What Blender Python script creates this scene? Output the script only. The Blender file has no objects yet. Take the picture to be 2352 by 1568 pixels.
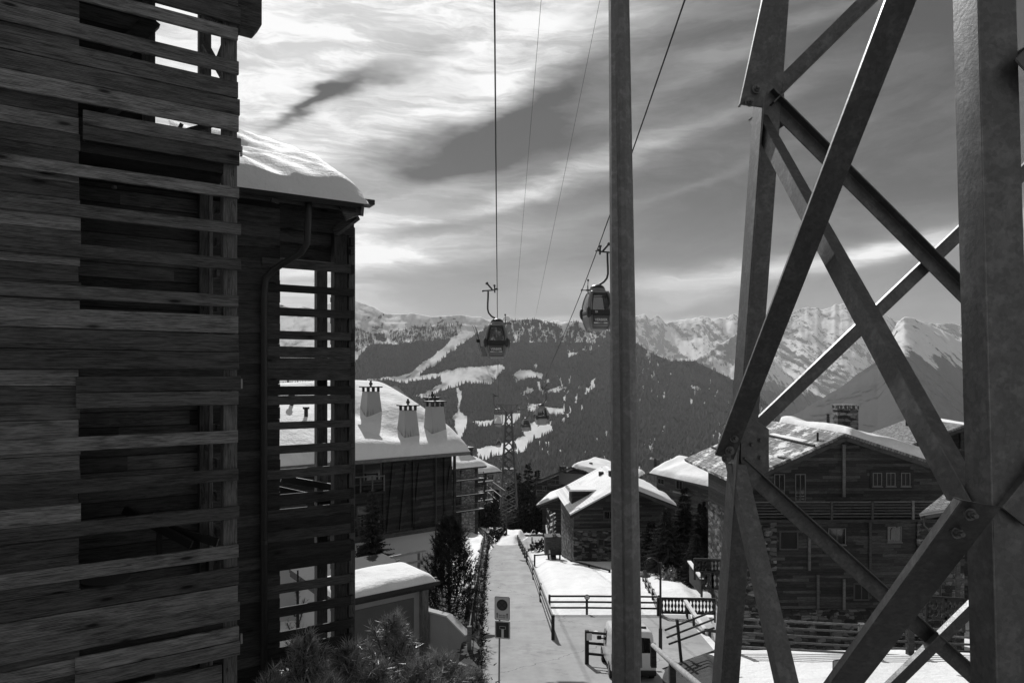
import bpy, math, random
import numpy as np
from mathutils import Vector, Matrix
PI = math.pi
F0, CX, HZ = 1568.0, 1176.0, 860.0     # focal length in photo units, optical axis, horizon row
scene = bpy.context.scene
COL = scene.collection
R = random.Random(7)

def P(px, py, Y):
    return Vector(((px-CX)/F0*Y, Y, (HZ-py)/F0*Y))
def GZ(y):                                # the hillside the village stands on
    if y < 150: return -7.2-.175*y
    if y < 700: return -33.45-.33*(y-150)
    return -214.95-.05*(y-700)
def ghit(px, py):                         # where a line of sight meets the hillside
    Y = F0*7.2/(py-HZ-.175*F0)
    return Vector(((px-CX)/F0*Y, Y, GZ(Y)))

# ------------------------------------------------------------------ mesh collector
class MB:
    def __init__(s): s.v=[]; s.f=[]; s.r=[]
    def add(s, vs, fs, r=None):
        o=len(s.v); r = R.random() if r is None else r
        s.v += [tuple(v) for v in vs]; s.r += [r]*len(vs)
        s.f += [tuple(i+o for i in f) for f in fs]
        return s
    def box(s, x0,x1,y0,y1,z0,z1, r=None):
        return s.add([(x0,y0,z0),(x1,y0,z0),(x1,y1,z0),(x0,y1,z0),(x0,y0,z1),(x1,y0,z1),(x1,y1,z1),(x0,y1,z1)],
            [(0,3,2,1),(4,5,6,7),(0,1,5,4),(1,2,6,5),(2,3,7,6),(3,0,4,7)], r)
    def bar(s, p, q, w, h, up=(0,0,1), r=None):
        p=Vector(p); q=Vector(q); d=(q-p).normalized(); up=Vector(up)
        a=d.cross(up)
        if a.length<1e-4: a=d.cross(Vector((1,0,0)))
        a.normalize(); b=a.cross(d).normalized()
        c=[(-1,-1),(1,-1),(1,1),(-1,1)]
        vs=[e+a*(i*w/2)+b*(j*h/2) for e in (p,q) for i,j in c]
        return s.add(vs,[(0,1,2,3),(7,6,5,4),(0,4,5,1),(1,5,6,2),(2,6,7,3),(3,7,4,0)],r)
    def tube(s, pts, rad, n=8, cap=True, r=None):
        pts=[Vector(p) for p in pts]; m=len(pts)
        rads = rad if isinstance(rad,(list,tuple)) else [rad]*m
        vs=[]; prev=None
        for i,p in enumerate(pts):
            d=(pts[min(i+1,m-1)]-pts[max(i-1,0)]).normalized()
            if prev is None:
                a=d.cross(Vector((0,0,1)))
                if a.length<1e-3: a=d.cross(Vector((1,0,0)))
            else: a=prev-d*prev.dot(d)
            a.normalize(); prev=a; b=d.cross(a)
            for k in range(n):
                t=2*PI*k/n
                vs.append(p+(a*math.cos(t)+b*math.sin(t))*rads[i])
        fs=[(i*n+k,i*n+(k+1)%n,(i+1)*n+(k+1)%n,(i+1)*n+k) for i in range(m-1) for k in range(n)]
        if cap: fs += [tuple(range(n))[::-1], tuple((m-1)*n+k for k in range(n))]
        return s.add(vs,fs,r)
    def prism(s, poly, d, r=None):        # poly: 3-D points, d: extrusion vector
        n=len(poly); d=Vector(d); poly=[Vector(p) for p in poly]
        vs=poly+[p+d for p in poly]
        return s.add(vs,[tuple(range(n)),tuple(range(2*n-1,n-1,-1))]+[(i,i+n,(i+1)%n+n,(i+1)%n) for i in range(n)],r)
    def grid(s, fn, nu, nv, r=0.5):
        vs=[fn(i/nu,j/nv) for j in range(nv+1) for i in range(nu+1)]
        fs=[(j*(nu+1)+i,j*(nu+1)+i+1,(j+1)*(nu+1)+i+1,(j+1)*(nu+1)+i) for j in range(nv) for i in range(nu)]
        return s.add(vs,fs,r)
    def build(s, name, mat, parent=None, smooth=False):
        me=bpy.data.meshes.new(name); me.from_pydata(s.v,[],s.f); me.update()
        at=me.attributes.new('rnd','FLOAT','POINT'); at.data.foreach_set('value',s.r)
        me.materials.append(mat)
        if smooth: me.shade_smooth()
        o=bpy.data.objects.new(name,me); COL.objects.link(o)
        if parent: o.parent=parent
        return o

def tag(o, label=None, cat=None, group=None, kind=None):
    if label: o['label']=label
    if cat: o['category']=cat
    if group: o['group']=group
    if kind: o['kind']=kind
    return o
def empty(name, loc=(0,0,0), rz=0, label=None, cat=None, group=None):
    o=bpy.data.objects.new(name,None); COL.objects.link(o); o.location=loc; o.rotation_euler=(0,0,rz)
    o.empty_display_size=.2
    return tag(o,label,cat,group)
def copy_tree(o, parent=None):
    c=o.copy(); COL.objects.link(c); c.parent=parent
    for ch in [k for k in bpy.data.objects if k.parent==o and k!=c]: copy_tree(ch,c)
    return c
def bevel(o, w, seg=2):
    m=o.modifiers.new('b','BEVEL'); m.width=w; m.segments=seg; m.limit_method='ANGLE'; return o

class Fr:                                 # a building's own frame: u along its front, v into it, z up
    def __init__(s, px, Y, vpx, z=None, side=1):
        X=(px-CX)/F0*Y; a=Vector(((vpx-CX)/F0,1))*side; a.normalize()
        s.u=a; s.n=Vector((-a.y,a.x)); s.z=GZ(Y)-.3 if z is None else z
        if s.n.y<0: s.n=-s.n
        s.O=Vector((X,Y)); s.rz=math.atan2(s.u.y,s.u.x)
    def uz(s, px, py, v=0):
        r=Vector(((px-CX)/F0,1)); t=(v+s.O.dot(s.n))/r.dot(s.n); p=r*t
        return (p-s.O).dot(s.u), t*(HZ-py)/F0-s.z
    def U(s,px,v=0): return s.uz(px,HZ,v)[0]
    def Z(s,px,py,v=0): return s.uz(px,py,v)[1]
    def root(s,name,label,cat,group=None):
        return empty(name,(s.O.x,s.O.y,s.z),s.rz,label,cat,group)
    def w(s,u,v,z):
        p=s.O+s.u*u+s.n*v; return Vector((p.x,p.y,z+s.z))

# ------------------------------------------------------------------ node helpers
def nd(nt,t,ins=None,**pr):
    n=nt.nodes.new(t)
    for k,v in pr.items(): setattr(n,k,v)
    for k,v in (ins or {}).items():
        sk=n.inputs[k]
        if isinstance(v,bpy.types.NodeSocket): nt.links.new(v,sk)
        else: sk.default_value=v
    return n
def mt(nt,op,a,b=0.0,c=None,clamp=False):
    d={0:a,1:b}
    if c is not None: d[2]=c
    n=nd(nt,'ShaderNodeMath',d,operation=op); n.use_clamp=clamp
    return n.outputs[0]
def lerp(nt,f,a,b):
    n=nd(nt,'ShaderNodeMix',{0:f,2:a,3:b}); n.clamp_factor=True
    return n.outputs[0]
def ss(nt,x,lo,hi,a=0.0,b=1.0):
    return nd(nt,'ShaderNodeMapRange',{0:x,1:lo,2:hi,3:a,4:b},interpolation_type='SMOOTHSTEP').outputs[0]
def noise(nt,vec,scale,detail=4,rough=.55,dist=0):
    return nd(nt,'ShaderNodeTexNoise',{'Vector':vec,'Scale':scale,'Detail':detail,'Roughness':rough,'Distortion':dist}).outputs[0]
def mapv(nt,vec,scale=(1,1,1),loc=(0,0,0),rot=(0,0,0)):
    return nd(nt,'ShaderNodeMapping',{0:vec,1:loc,2:rot,3:scale}).outputs[0]
def newmat(name):
    m=bpy.data.materials.new(name); m.use_nodes=True; nt=m.node_tree
    return m,nt,nt.nodes['Principled BSDF'],nd(nt,'ShaderNodeTexCoord')
def bump(nt,b,h,strength=.4,dist=.02):
    n=nd(nt,'ShaderNodeBump',{'Strength':strength,'Distance':dist,'Height':h}); nt.links.new(n.outputs[0],b.inputs['Normal'])
def link(nt,a,b): nt.links.new(a,b)

def flat(name,val,rough=.6,metal=0,nz=.25,scale=6,emit=0):
    m,nt,b,tc=newmat(name)
    n=noise(nt,tc.outputs['Object'],scale,5)
    link(nt,mt(nt,'MULTIPLY',val,mt(nt,'MULTIPLY_ADD',n,nz*2,1-nz)),b.inputs['Base Color'])
    b.inputs['Roughness'].default_value=rough; b.inputs['Metallic'].default_value=metal
    bump(nt,b,n,.15,.01)
    return m
def woodmat(name,lo,hi,plank=0,axis='X',grain=30,vert=False,knots=True,stretch=1.0):
    """weathered boards; plank>0 rules board joints every `plank` metres; grain runs along X (and Y)"""
    m,nt,b,tc=newmat(name); V=tc.outputs['Object']
    rnd=nd(nt,'ShaderNodeAttribute',attribute_name='rnd').outputs['Fac']
    sep=nd(nt,'ShaderNodeSeparateXYZ',{0:V})
    if plank:
        h = sep.outputs['X'] if vert else sep.outputs['Z']
        q=mt(nt,'DIVIDE',h,plank); fl=mt(nt,'FLOOR',q); fr=mt(nt,'FRACT',q)
        wn=nd(nt,'ShaderNodeTexWhiteNoise',{'W':fl},noise_dimensions='1D').outputs['Value']
        # butt joints along a course
        seg=mt(nt,'FLOOR',mt(nt,'MULTIPLY_ADD',sep.outputs['X'],.4,mt(nt,'MULTIPLY',wn,9.)))
        wn2=nd(nt,'ShaderNodeTexWhiteNoise',{'W':mt(nt,'MULTIPLY_ADD',seg,7.31,fl)},noise_dimensions='1D').outputs['Value']
        rnd=wn2 if not vert else wn
        edge=mt(nt,'MINIMUM',fr,mt(nt,'SUBTRACT',1.,fr)); gap=ss(nt,edge,.0,.07)
    off=nd(nt,'ShaderNodeCombineXYZ',{0:mt(nt,'MULTIPLY',rnd,37.),1:mt(nt,'MULTIPLY',rnd,11.),2:mt(nt,'MULTIPLY',rnd,23.)}).outputs[0]
    V2=nd(nt,'ShaderNodeVectorMath',{0:V,1:off},operation='ADD').outputs[0]
    sc=(grain,grain,2.2) if vert else (2.2,2.2,grain)
    g=noise(nt,mapv(nt,V2,sc),1.6*stretch,7,.65,.6)
    big=noise(nt,mapv(nt,V2,(.7,.7,3) if not vert else (3,3,.7)),1.5*stretch,3,.6,1.2)
    w=nd(nt,'ShaderNodeTexWave',{'Vector':mapv(nt,V2,(.9,.9,9) if not vert else (9,9,.9)),'Scale':2.6*stretch,'Distortion':6.,'Detail':3.,'Detail Scale':1.2,'Detail Roughness':.6},wave_type='BANDS',bands_direction='Z' if not vert else 'X').outputs['Fac']
    g2=noise(nt,mapv(nt,V2,(sc[0]*2.5,sc[1]*2.5,sc[2]*2.5)),1.6*stretch,4,.7)
    t=mt(nt,'MULTIPLY_ADD',g,.55,mt(nt,'MULTIPLY_ADD',big,.28,mt(nt,'MULTIPLY_ADD',g2,.35,mt(nt,'MULTIPLY',w,.14))))
    t=ss(nt,t,.45,.86)
    if knots:
        vo=nd(nt,'ShaderNodeTexVoronoi',{'Vector':mapv(nt,V2,(1.5,1.5,5.5)),'Scale':1.*stretch,'Randomness':1.}).outputs['Distance']
        k=ss(nt,vo,.05,.15,.12,1.); t=mt(nt,'MULTIPLY',t,mt(nt,'MULTIPLY_ADD',ss(nt,vo,.15,.3),.35,.65))
    tone=mt(nt,'MULTIPLY_ADD',mt(nt,'POWER',rnd,1.6),1.1,.42)
    c=mt(nt,'MULTIPLY',lerp(nt,t,lo,hi),tone)
    if knots: c=mt(nt,'MULTIPLY',c,k)
    crk=ss(nt,noise(nt,mapv(nt,V2,(sc[0]*.35,sc[1]*.35,sc[2]*1.2)),2.,3,.5),.62,.68,1.,.45); c=mt(nt,'MULTIPLY',c,crk)
    hgt=mt(nt,'MULTIPLY',t,.5)
    if plank: c=mt(nt,'MULTIPLY',c,mt(nt,'MULTIPLY_ADD',gap,.8,.2)); hgt=mt(nt,'ADD',hgt,gap)
    link(nt,c,b.inputs['Base Color']); b.inputs['Roughness'].default_value=.72
    b.inputs['Specular IOR Level'].default_value=.25
    bump(nt,b,hgt,.5,.012)
    return m
def stonemat(name,lo,hi,sx=1.9,sz=4.6,mortar=.5):
    m,nt,b,tc=newmat(name); V=tc.outputs['Object']
    s=nd(nt,'ShaderNodeSeparateXYZ',{0:V})
    V=nd(nt,'ShaderNodeCombineXYZ',{0:mt(nt,'ADD',s.outputs[0],s.outputs[1]),1:0.,2:s.outputs[2]}).outputs[0]
    wv=nd(nt,'ShaderNodeTexNoise',{'Vector':V,'Scale':3.,'Detail':3.}).outputs['Color']
    Vw=nd(nt,'ShaderNodeVectorMath',{0:V,1:nd(nt,'ShaderNodeVectorMath',{0:wv,'Scale':.12},operation='SCALE').outputs[0]},operation='ADD').outputs[0]
    M=mapv(nt,Vw,(sx,1,sz))
    v=nd(nt,'ShaderNodeTexVoronoi',{'Vector':M,'Scale':1.,'Randomness':.85},distance='CHEBYCHEV')
    e=nd(nt,'ShaderNodeTexVoronoi',{'Vector':M,'Scale':1.,'Randomness':.85},feature='DISTANCE_TO_EDGE').outputs['Distance']
    cid=nd(nt,'ShaderNodeSeparateColor',{0:v.outputs['Color']}).outputs[0]
    n=noise(nt,V,14,5)
    c=lerp(nt,mt(nt,'POWER',cid,2.),lo,hi); c=mt(nt,'MULTIPLY',c,mt(nt,'MULTIPLY_ADD',n,1.,.5))
    j=ss(nt,e,.02,.1); c=mt(nt,'MULTIPLY',c,mt(nt,'MULTIPLY_ADD',j,1-mortar,mortar))
    link(nt,c,b.inputs['Base Color']); b.inputs['Roughness'].default_value=.9
    bump(nt,b,mt(nt,'ADD',j,mt(nt,'MULTIPLY',n,.6)),.7,.03)
    return m
def snowmat(name,val=.86,tex=1.0,dirt=.1):
    m,nt,b,tc=newmat(name); V=tc.outputs['Object']
    n=noise(nt,V,.9*tex,6,.6); n2=noise(nt,V,7*tex,5,.65)
    c=mt(nt,'MULTIPLY',val,ss(nt,noise(nt,V,.5*tex,7,.72),.35,.55,1-dirt,1.))
    link(nt,c,b.inputs['Base Color']); b.inputs['Roughness'].default_value=.7
    b.inputs['Specular IOR Level'].default_value=.3
    bump(nt,b,mt(nt,'MULTIPLY_ADD',n2,.25,n),.75,.18/tex)
    return m
def slatemat(name,lo,hi,snow=0.0,cw=.42,ch=.3):
    """stone slabs laid in courses up the slope (object Y), with powder snow lodged on them"""
    m,nt,b,tc=newmat(name); V=tc.outputs['Object']
    w=nd(nt,'ShaderNodeTexNoise',{'Vector':V,'Scale':2.5,'Detail':3.}).outputs['Color']
    Vw=nd(nt,'ShaderNodeVectorMath',{0:V,1:nd(nt,'ShaderNodeVectorMath',{0:w,'Scale':.12},operation='SCALE').outputs[0]},operation='ADD').outputs[0]
    br=nd(nt,'ShaderNodeTexBrick',{'Vector':Vw,'Scale':1.,'Mortar Size':.022,'Mortar Smooth':.4,'Bias':0.,'Brick Width':cw,'Row Height':ch,'Color1':(0,0,0,1),'Color2':(1,1,1,1),'Mortar':(0.5,.5,.5,1)})
    t=nd(nt,'ShaderNodeSeparateColor',{0:br.outputs['Color']}).outputs[0]
    n=noise(nt,V,9,5)
    c=lerp(nt,t,lo,hi); c=mt(nt,'MULTIPLY',c,mt(nt,'MULTIPLY_ADD',n,.8,.6))
    c=mt(nt,'MULTIPLY',c,mt(nt,'MULTIPLY_ADD',br.outputs['Fac'],-.8,1.))
    s=nd(nt,'ShaderNodeSeparateXYZ',{0:V})
    fr=mt(nt,'FRACT',mt(nt,'DIVIDE',nd(nt,'ShaderNodeSeparateXYZ',{0:Vw}).outputs[1],ch))
    if snow:
        sn=mt(nt,'ADD',noise(nt,V,.55,6,.7),mt(nt,'MULTIPLY',noise(nt,V,5,4,.7),.3))
        f=ss(nt,sn,.86-snow*.36,.92-snow*.36)
        c=lerp(nt,mt(nt,'MULTIPLY',f,mt(nt,'SUBTRACT',1.,mt(nt,'MULTIPLY',br.outputs['Fac'],.25))),c,.8)
    link(nt,c,b.inputs['Base Color']); b.inputs['Roughness'].default_value=.8
    bump(nt,b,mt(nt,'MULTIPLY_ADD',fr,-1.,mt(nt,'MULTIPLY',n,.4)),.8,.03)
    return m
def steelmat(name,val,rough=.42,metal=.75,spangle=26,dirt=.5):
    m,nt,b,tc=newmat(name); V=tc.outputs['Object']
    vo=nd(nt,'ShaderNodeTexVoronoi',{'Vector':V,'Scale':spangle,'Randomness':1.}).outputs['Color']
    cid=nd(nt,'ShaderNodeSeparateColor',{0:vo}).outputs[0]
    n=noise(nt,V,7,6,.65); st=noise(nt,mapv(nt,V,(9,9,.7)),2.5,5,.6); fine=noise(nt,V,190,3,.6)
    f=mt(nt,'MULTIPLY_ADD',cid,.16,mt(nt,'MULTIPLY_ADD',n,.9*dirt,mt(nt,'MULTIPLY',st,.8*dirt)))
    c=mt(nt,'MULTIPLY',val,mt(nt,'ADD',.35,f))
    c=mt(nt,'MULTIPLY',c,mt(nt,'MULTIPLY_ADD',ss(nt,noise(nt,V,11,5,.6),.5,.62),.25,.88))
    c=mt(nt,'MULTIPLY',c,mt(nt,'MULTIPLY_ADD',fine,.25,.88))
    link(nt,c,b.inputs['Base Color']); b.inputs['Metallic'].default_value=metal
    link(nt,mt(nt,'MULTIPLY_ADD',n,.3,rough-.1),b.inputs['Roughness'])
    bump(nt,b,mt(nt,'MULTIPLY_ADD',fine,.5,mt(nt,'MULTIPLY_ADD',n,.6,noise(nt,V,60,3))),.35,.003)
    return m
def leafmat(name,lo,hi):
    m,nt,b,tc=newmat(name)
    rnd=nd(nt,'ShaderNodeAttribute',attribute_name='rnd').outputs['Fac']
    n=noise(nt,tc.outputs['Object'],2.2,3)
    link(nt,lerp(nt,mt(nt,'MULTIPLY',rnd,mt(nt,'MULTIPLY_ADD',n,1.2,.3)),lo,hi),b.inputs['Base Color'])
    b.inputs['Roughness'].default_value=.75
    b.inputs['Specular IOR Level'].default_value=.2
    return m
def glassmat(name,tint=.7,refl=.12):
    m=bpy.data.materials.new(name); m.use_nodes=True; nt=m.node_tree; nt.nodes.clear()
    t=nd(nt,'ShaderNodeBsdfTransparent',{0:(tint,tint,tint,1)}); g=nd(nt,'ShaderNodeBsdfGlossy',{'Color':(.8,.8,.8,1),'Roughness':.03})
    fr=nd(nt,'ShaderNodeFresnel',{0:1.45})
    mx=nd(nt,'ShaderNodeMixShader',{0:mt(nt,'ADD',fr.outputs[0],refl,clamp=True),1:t.outputs[0],2:g.outputs[0]})
    o=nd(nt,'ShaderNodeOutputMaterial',{0:mx.outputs[0]}); return m
def windowmat(name):                      # a pane that mirrors the sky over a dark room
    m,nt,b,tc=newmat(name)
    b.inputs['Base Color'].default_value=(.012,.012,.012,1); b.inputs['Roughness'].default_value=.06
    bump(nt,b,noise(nt,tc.outputs['Object'],1.5,2),.08,.01)
    return m

M={}
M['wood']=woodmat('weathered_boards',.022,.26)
M['wood_dark']=woodmat('dark_boards',.014,.10)  # darker board tone with a narrower range
M['post']=woodmat('timber_posts',.03,.16,vert=True,knots=False)
M['logwall']=woodmat('log_wall',.01,.052,plank=.19,knots=False)
M['logwall_b']=woodmat('old_log_wall',.012,.085,plank=.2,knots=False)
M['boardwall']=woodmat('upright_boards',.012,.05,plank=.16,vert=True,knots=False)
M['railwood']=woodmat('rail_wood',.04,.17,knots=False)
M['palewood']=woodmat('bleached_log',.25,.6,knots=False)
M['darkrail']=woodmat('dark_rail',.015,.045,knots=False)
M['stone']=stonemat('rubble_masonry',.012,.21)
M['stone_pale']=stonemat('pale_masonry',.12,.42,2.6,5.5)
M['boulder']=stonemat('dry_stone',.02,.25,1.3,2.2,.2)
M['snow']=snowmat('snow')
M['snow_ground']=snowmat('snow_ground',.86,.6,.14)
M['slate']=slatemat('stone_slabs',.06,.3,.55)
M['slate_snow']=slatemat('stone_slabs_snow',.1,.32,1.05)
M['slate_bare']=slatemat('stone_slabs_bare',.1,.3,.0,.3,.2)
M['roofedge']=flat('roof_underlay',.03,.85,nz=.5)
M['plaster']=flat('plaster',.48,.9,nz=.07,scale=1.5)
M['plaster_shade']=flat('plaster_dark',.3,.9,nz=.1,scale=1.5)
M['plaster_grey']=flat('plaster_grey',.1,.9,nz=.15,scale=2)
M['concrete']=flat('concrete',.5,.9,nz=.25,scale=4)
M['steel']=steelmat('galvanised_steel',.26,.38,.8,60,.25)
M['steel_b']=steelmat('galvanised_steel_mast',.24,.45,.7,40,.6)
M['blacksteel']=flat('dark_paint',.02,.45,.3,.2)
M['pylonsteel']=flat('pylon_steel',.06,.6,.2,.2)
M['pipe']=flat('copper_pipe',.035,.5,.3,.3)
M['gutter']=flat('gutter_metal',.3,.4,.6,.2)
M['needle']=leafmat('spruce_needles',.008,.09)
M['needle_p']=leafmat('pine_needles',.01,.42); M['needle_p'].node_tree.nodes['Principled BSDF'].inputs['Roughness'].default_value=.38; M['needle_p'].node_tree.nodes['Principled BSDF'].inputs['Specular IOR Level'].default_value=.6
M['needle_d']=leafmat('dark_needles',.006,.045)
M['bark']=flat('bark',.04,.9,nz=.5,scale=20)
M['pane']=windowmat('window_pane')
M['glass']=glassmat('cabin_glass',.42,.03)
M['paleglass']=glassmat('pale_glass',.8,.04)
M['frame_w']=flat('window_frame',.05,.6)
M['frame_p']=flat('pale_frame',.13,.6)
M['cabin']=flat('cabin_paint',.2,.35,nz=.06)
M['cabin_d']=flat('cabin_trim',.018,.4)
M['white']=flat('white_paint',.62,.5,nz=.04)
M['signgrey']=flat('sign_face',.66,.5,nz=.05)
M['signdark']=flat('sign_dark',.03,.45,nz=.1)
M['signmid']=flat('sign_mid',.065,.45,nz=.1)
M['carpaint']=flat('car_paint',.8,.25,nz=.03)
M['rubber']=flat('rubber',.015,.8)
M['lamp_lens']=flat('tail_lens',.3,.2)
M['cable']=flat('cable',.012,.6,.3)
M['rock']=flat('rock',.14,.9,nz=.6,scale=5)
M['curtain']=flat('pale_curtain',.16,.9,nz=.2)
# ------------------------------------------------------------------ camera, sun, sky
cam=bpy.data.cameras.new('camera'); co=bpy.data.objects.new('camera',cam); COL.objects.link(co)
co.rotation_euler=(PI/2,0,0); cam.lens=24; cam.sensor_width=36; cam.shift_y=(HZ-784)/2352; cam.clip_start=.05; cam.clip_end=60000
scene.camera=co
SUN_AZ,SUN_EL=math.radians(-11),math.radians(38)
sl=bpy.data.lights.new('sun','SUN'); sl.energy=3.9; sl.angle=math.radians(.53); sl.color=(1,1,1)   # a black-and-white photograph: neutral light
so=bpy.data.objects.new('sun',sl); COL.objects.link(so)
sd=Vector((math.sin(SUN_AZ)*math.cos(SUN_EL),math.cos(SUN_AZ)*math.cos(SUN_EL),math.sin(SUN_EL)))
so.rotation_euler=sd.to_track_quat('Z','Y').to_euler(); so.location=(0,0,60)
W=bpy.data.worlds.new('World'); scene.world=W; W.use_nodes=True; nt=W.node_tree; nt.nodes.clear()
tc=nd(nt,'ShaderNodeTexCoord'); D=tc.outputs['Generated']
sk=nd(nt,'ShaderNodeTexSky',sky_type='NISHITA'); sk.sun_disc=False; sk.sun_elevation=SUN_EL; sk.sun_rotation=SUN_AZ; sk.altitude=1500; sk.air_density=1; sk.dust_density=.6
bw=nd(nt,'ShaderNodeRGBToBW',{0:sk.outputs[0]}).outputs[0]
s=nd(nt,'ShaderNodeSeparateXYZ',{0:D}); X,Y,Z=s.outputs
az=mt(nt,'ARCTAN2',X,Y); el=mt(nt,'ARCSINE',Z)
base=nd(nt,'ShaderNodeCombineXYZ',{0:az,1:el,2:0.}).outputs[0]
# slow warp so that the cloud banks have torn, wind-drawn edges
rotd=mapv(nt,base,(1.6,5.0,1),(0,0,0),(0,0,math.radians(-17)))
wc=nd(nt,'ShaderNodeTexNoise',{'Vector':rotd,'Scale':1.6,'Detail':5.,'Roughness':.6}).outputs['Color']
wv=nd(nt,'ShaderNodeVectorMath',{0:wc,1:(.5,.5,.5)},operation='SUBTRACT').outputs[0]
wv=nd(nt,'ShaderNodeVectorMath',{0:wv,1:(.30,.07,0)},operation='MULTIPLY').outputs[0]
Q=nd(nt,'ShaderNodeVectorMath',{0:base,1:wv},operation='ADD').outputs[0]
def blob(px,py,rx,ry,ang,amp):
    a=math.atan((px-CX)/F0); e=math.atan((HZ-py)/F0*math.cos(a))
    mp=nd(nt,'ShaderNodeMapping',{0:Q,1:(a,e,0),2:(0,0,math.radians(ang)),3:(rx/F0,ry/F0,1)},vector_type='TEXTURE').outputs[0]
    d=nd(nt,'ShaderNodeVectorMath',{0:mp,1:mp},operation='DOT_PRODUCT').outputs['Value']
    return mt(nt,'MULTIPLY',mt(nt,'POWER',2.718,mt(nt,'MULTIPLY',d,-1.)),amp)
BL=[(-7700,200,1050,1000,0,.95),(800,-60,620,200,4,.95),(600,330,280,180,10,.6),(1010,245,360,32,20,.55),(1260,80,200,60,20,.2),(1080,120,240,40,18,.2),(690,140,150,60,20,.2),  # first blob: added glow outside the view, brightens left-facing steel
    (1200,440,430,24,17,.5),(900,480,150,70,30,.4),(880,592,240,30,6,.55),(980,560,260,30,10,.3),
    (1640,638,230,20,4,.5),(2020,575,340,17,11,.68),(1560,655,110,12,2,.25),(1260,728,90,7,2,.2),(1560,728,160,9,2,.25),(680,680,170,50,0,.3),
    (1700,120,420,20,17,.12),(1650,390,300,10,14,.08),(1100,410,140,26,14,.16),
    (820,190,150,26,22,-.55),(710,232,120,18,28,-.42),(640,262,90,12,30,-.3),(1080,345,260,50,16,-.34),(940,400,100,40,10,-.2),(960,530,130,14,14,-.22),(1250,215,180,30,20,-.25)]
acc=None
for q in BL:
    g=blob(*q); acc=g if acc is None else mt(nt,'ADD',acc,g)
# drawn-out streaks inside the banks
st=noise(nt,mapv(nt,Q,(2.8,20,1),(0,0,0),(0,0,math.radians(-17))),1.6,9,.66,.35)
st2=noise(nt,mapv(nt,Q,(3,9,1),(3,1,0),(0,0,math.radians(-14))),1.3,9,.66,.3)
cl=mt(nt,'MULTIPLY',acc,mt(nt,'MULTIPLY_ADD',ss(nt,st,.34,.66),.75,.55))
cl=mt(nt,'ADD',cl,mt(nt,'MULTIPLY',mt(nt,'SUBTRACT',ss(nt,st2,.35,.75),.35),.09))
front=ss(nt,Y,-.15,.3)
base_l=mt(nt,'MULTIPLY_ADD',bw,.023,.0)
hz=ss(nt,el,.02,.26,.08,.0)
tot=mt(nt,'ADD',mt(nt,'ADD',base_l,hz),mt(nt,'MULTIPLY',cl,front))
tot=mt(nt,'MINIMUM',mt(nt,'MAXIMUM',tot,.06),.98)
behind=mt(nt,'MULTIPLY_ADD',noise(nt,mapv(nt,D,(1,1,3)),2.,5),.20,.17)
tot=lerp(nt,front,behind,tot)
bg=nd(nt,'ShaderNodeBackground',{0:tot,1:1.0}); nd(nt,'ShaderNodeOutputWorld',{0:bg.outputs[0]})
scene.view_settings.view_transform='Standard'; scene.view_settings.look='None'; scene.view_settings.exposure=0; scene.view_settings.gamma=1
scene.cycles.use_denoising=True
scene.cycles.max_bounces=6; scene.cycles.diffuse_bounces=3; scene.cycles.volume_bounces=0; scene.cycles.transparent_max_bounces=12
scene.cycles.sample_clamp_indirect=4
# ------------------------------------------------------------------ terrain far away
_T={}
def vnoise(x,y,seed):
    T=_T.get(seed)
    if T is None: T=_T[seed]=np.random.RandomState(seed).rand(256,256)
    xi=np.floor(x).astype(int); yi=np.floor(y).astype(int); fx=x-xi; fy=y-yi
    fx=fx*fx*(3-2*fx); fy=fy*fy*(3-2*fy); a=xi&255; b=yi&255; a1=(a+1)&255; b1=(b+1)&255
    return (T[a,b]*(1-fx)+T[a1,b]*fx)*(1-fy)+(T[a,b1]*(1-fx)+T[a1,b1]*fx)*fy
def fbm(x,y,seed,octv=5,ridge=False):
    s=0;amp=.5;tot=0
    for o in range(octv):
        n=vnoise(x*2**o,y*2**o,seed+o)
        if ridge: n=1-abs(2*n-1)
        s=s+n*amp; tot+=amp; amp*=.5
    return s/tot
def inpoly(px,py,poly):
    ins=np.zeros(px.shape,bool); n=len(poly)
    for i in range(n):
        x1,y1=poly[i]; x2,y2=poly[(i+1)%n]
        c=((y1>py)!=(y2>py))&(px<(x2-x1)*(py-y1)/((y2-y1)+1e-9)+x1); ins^=c
    return ins
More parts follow.
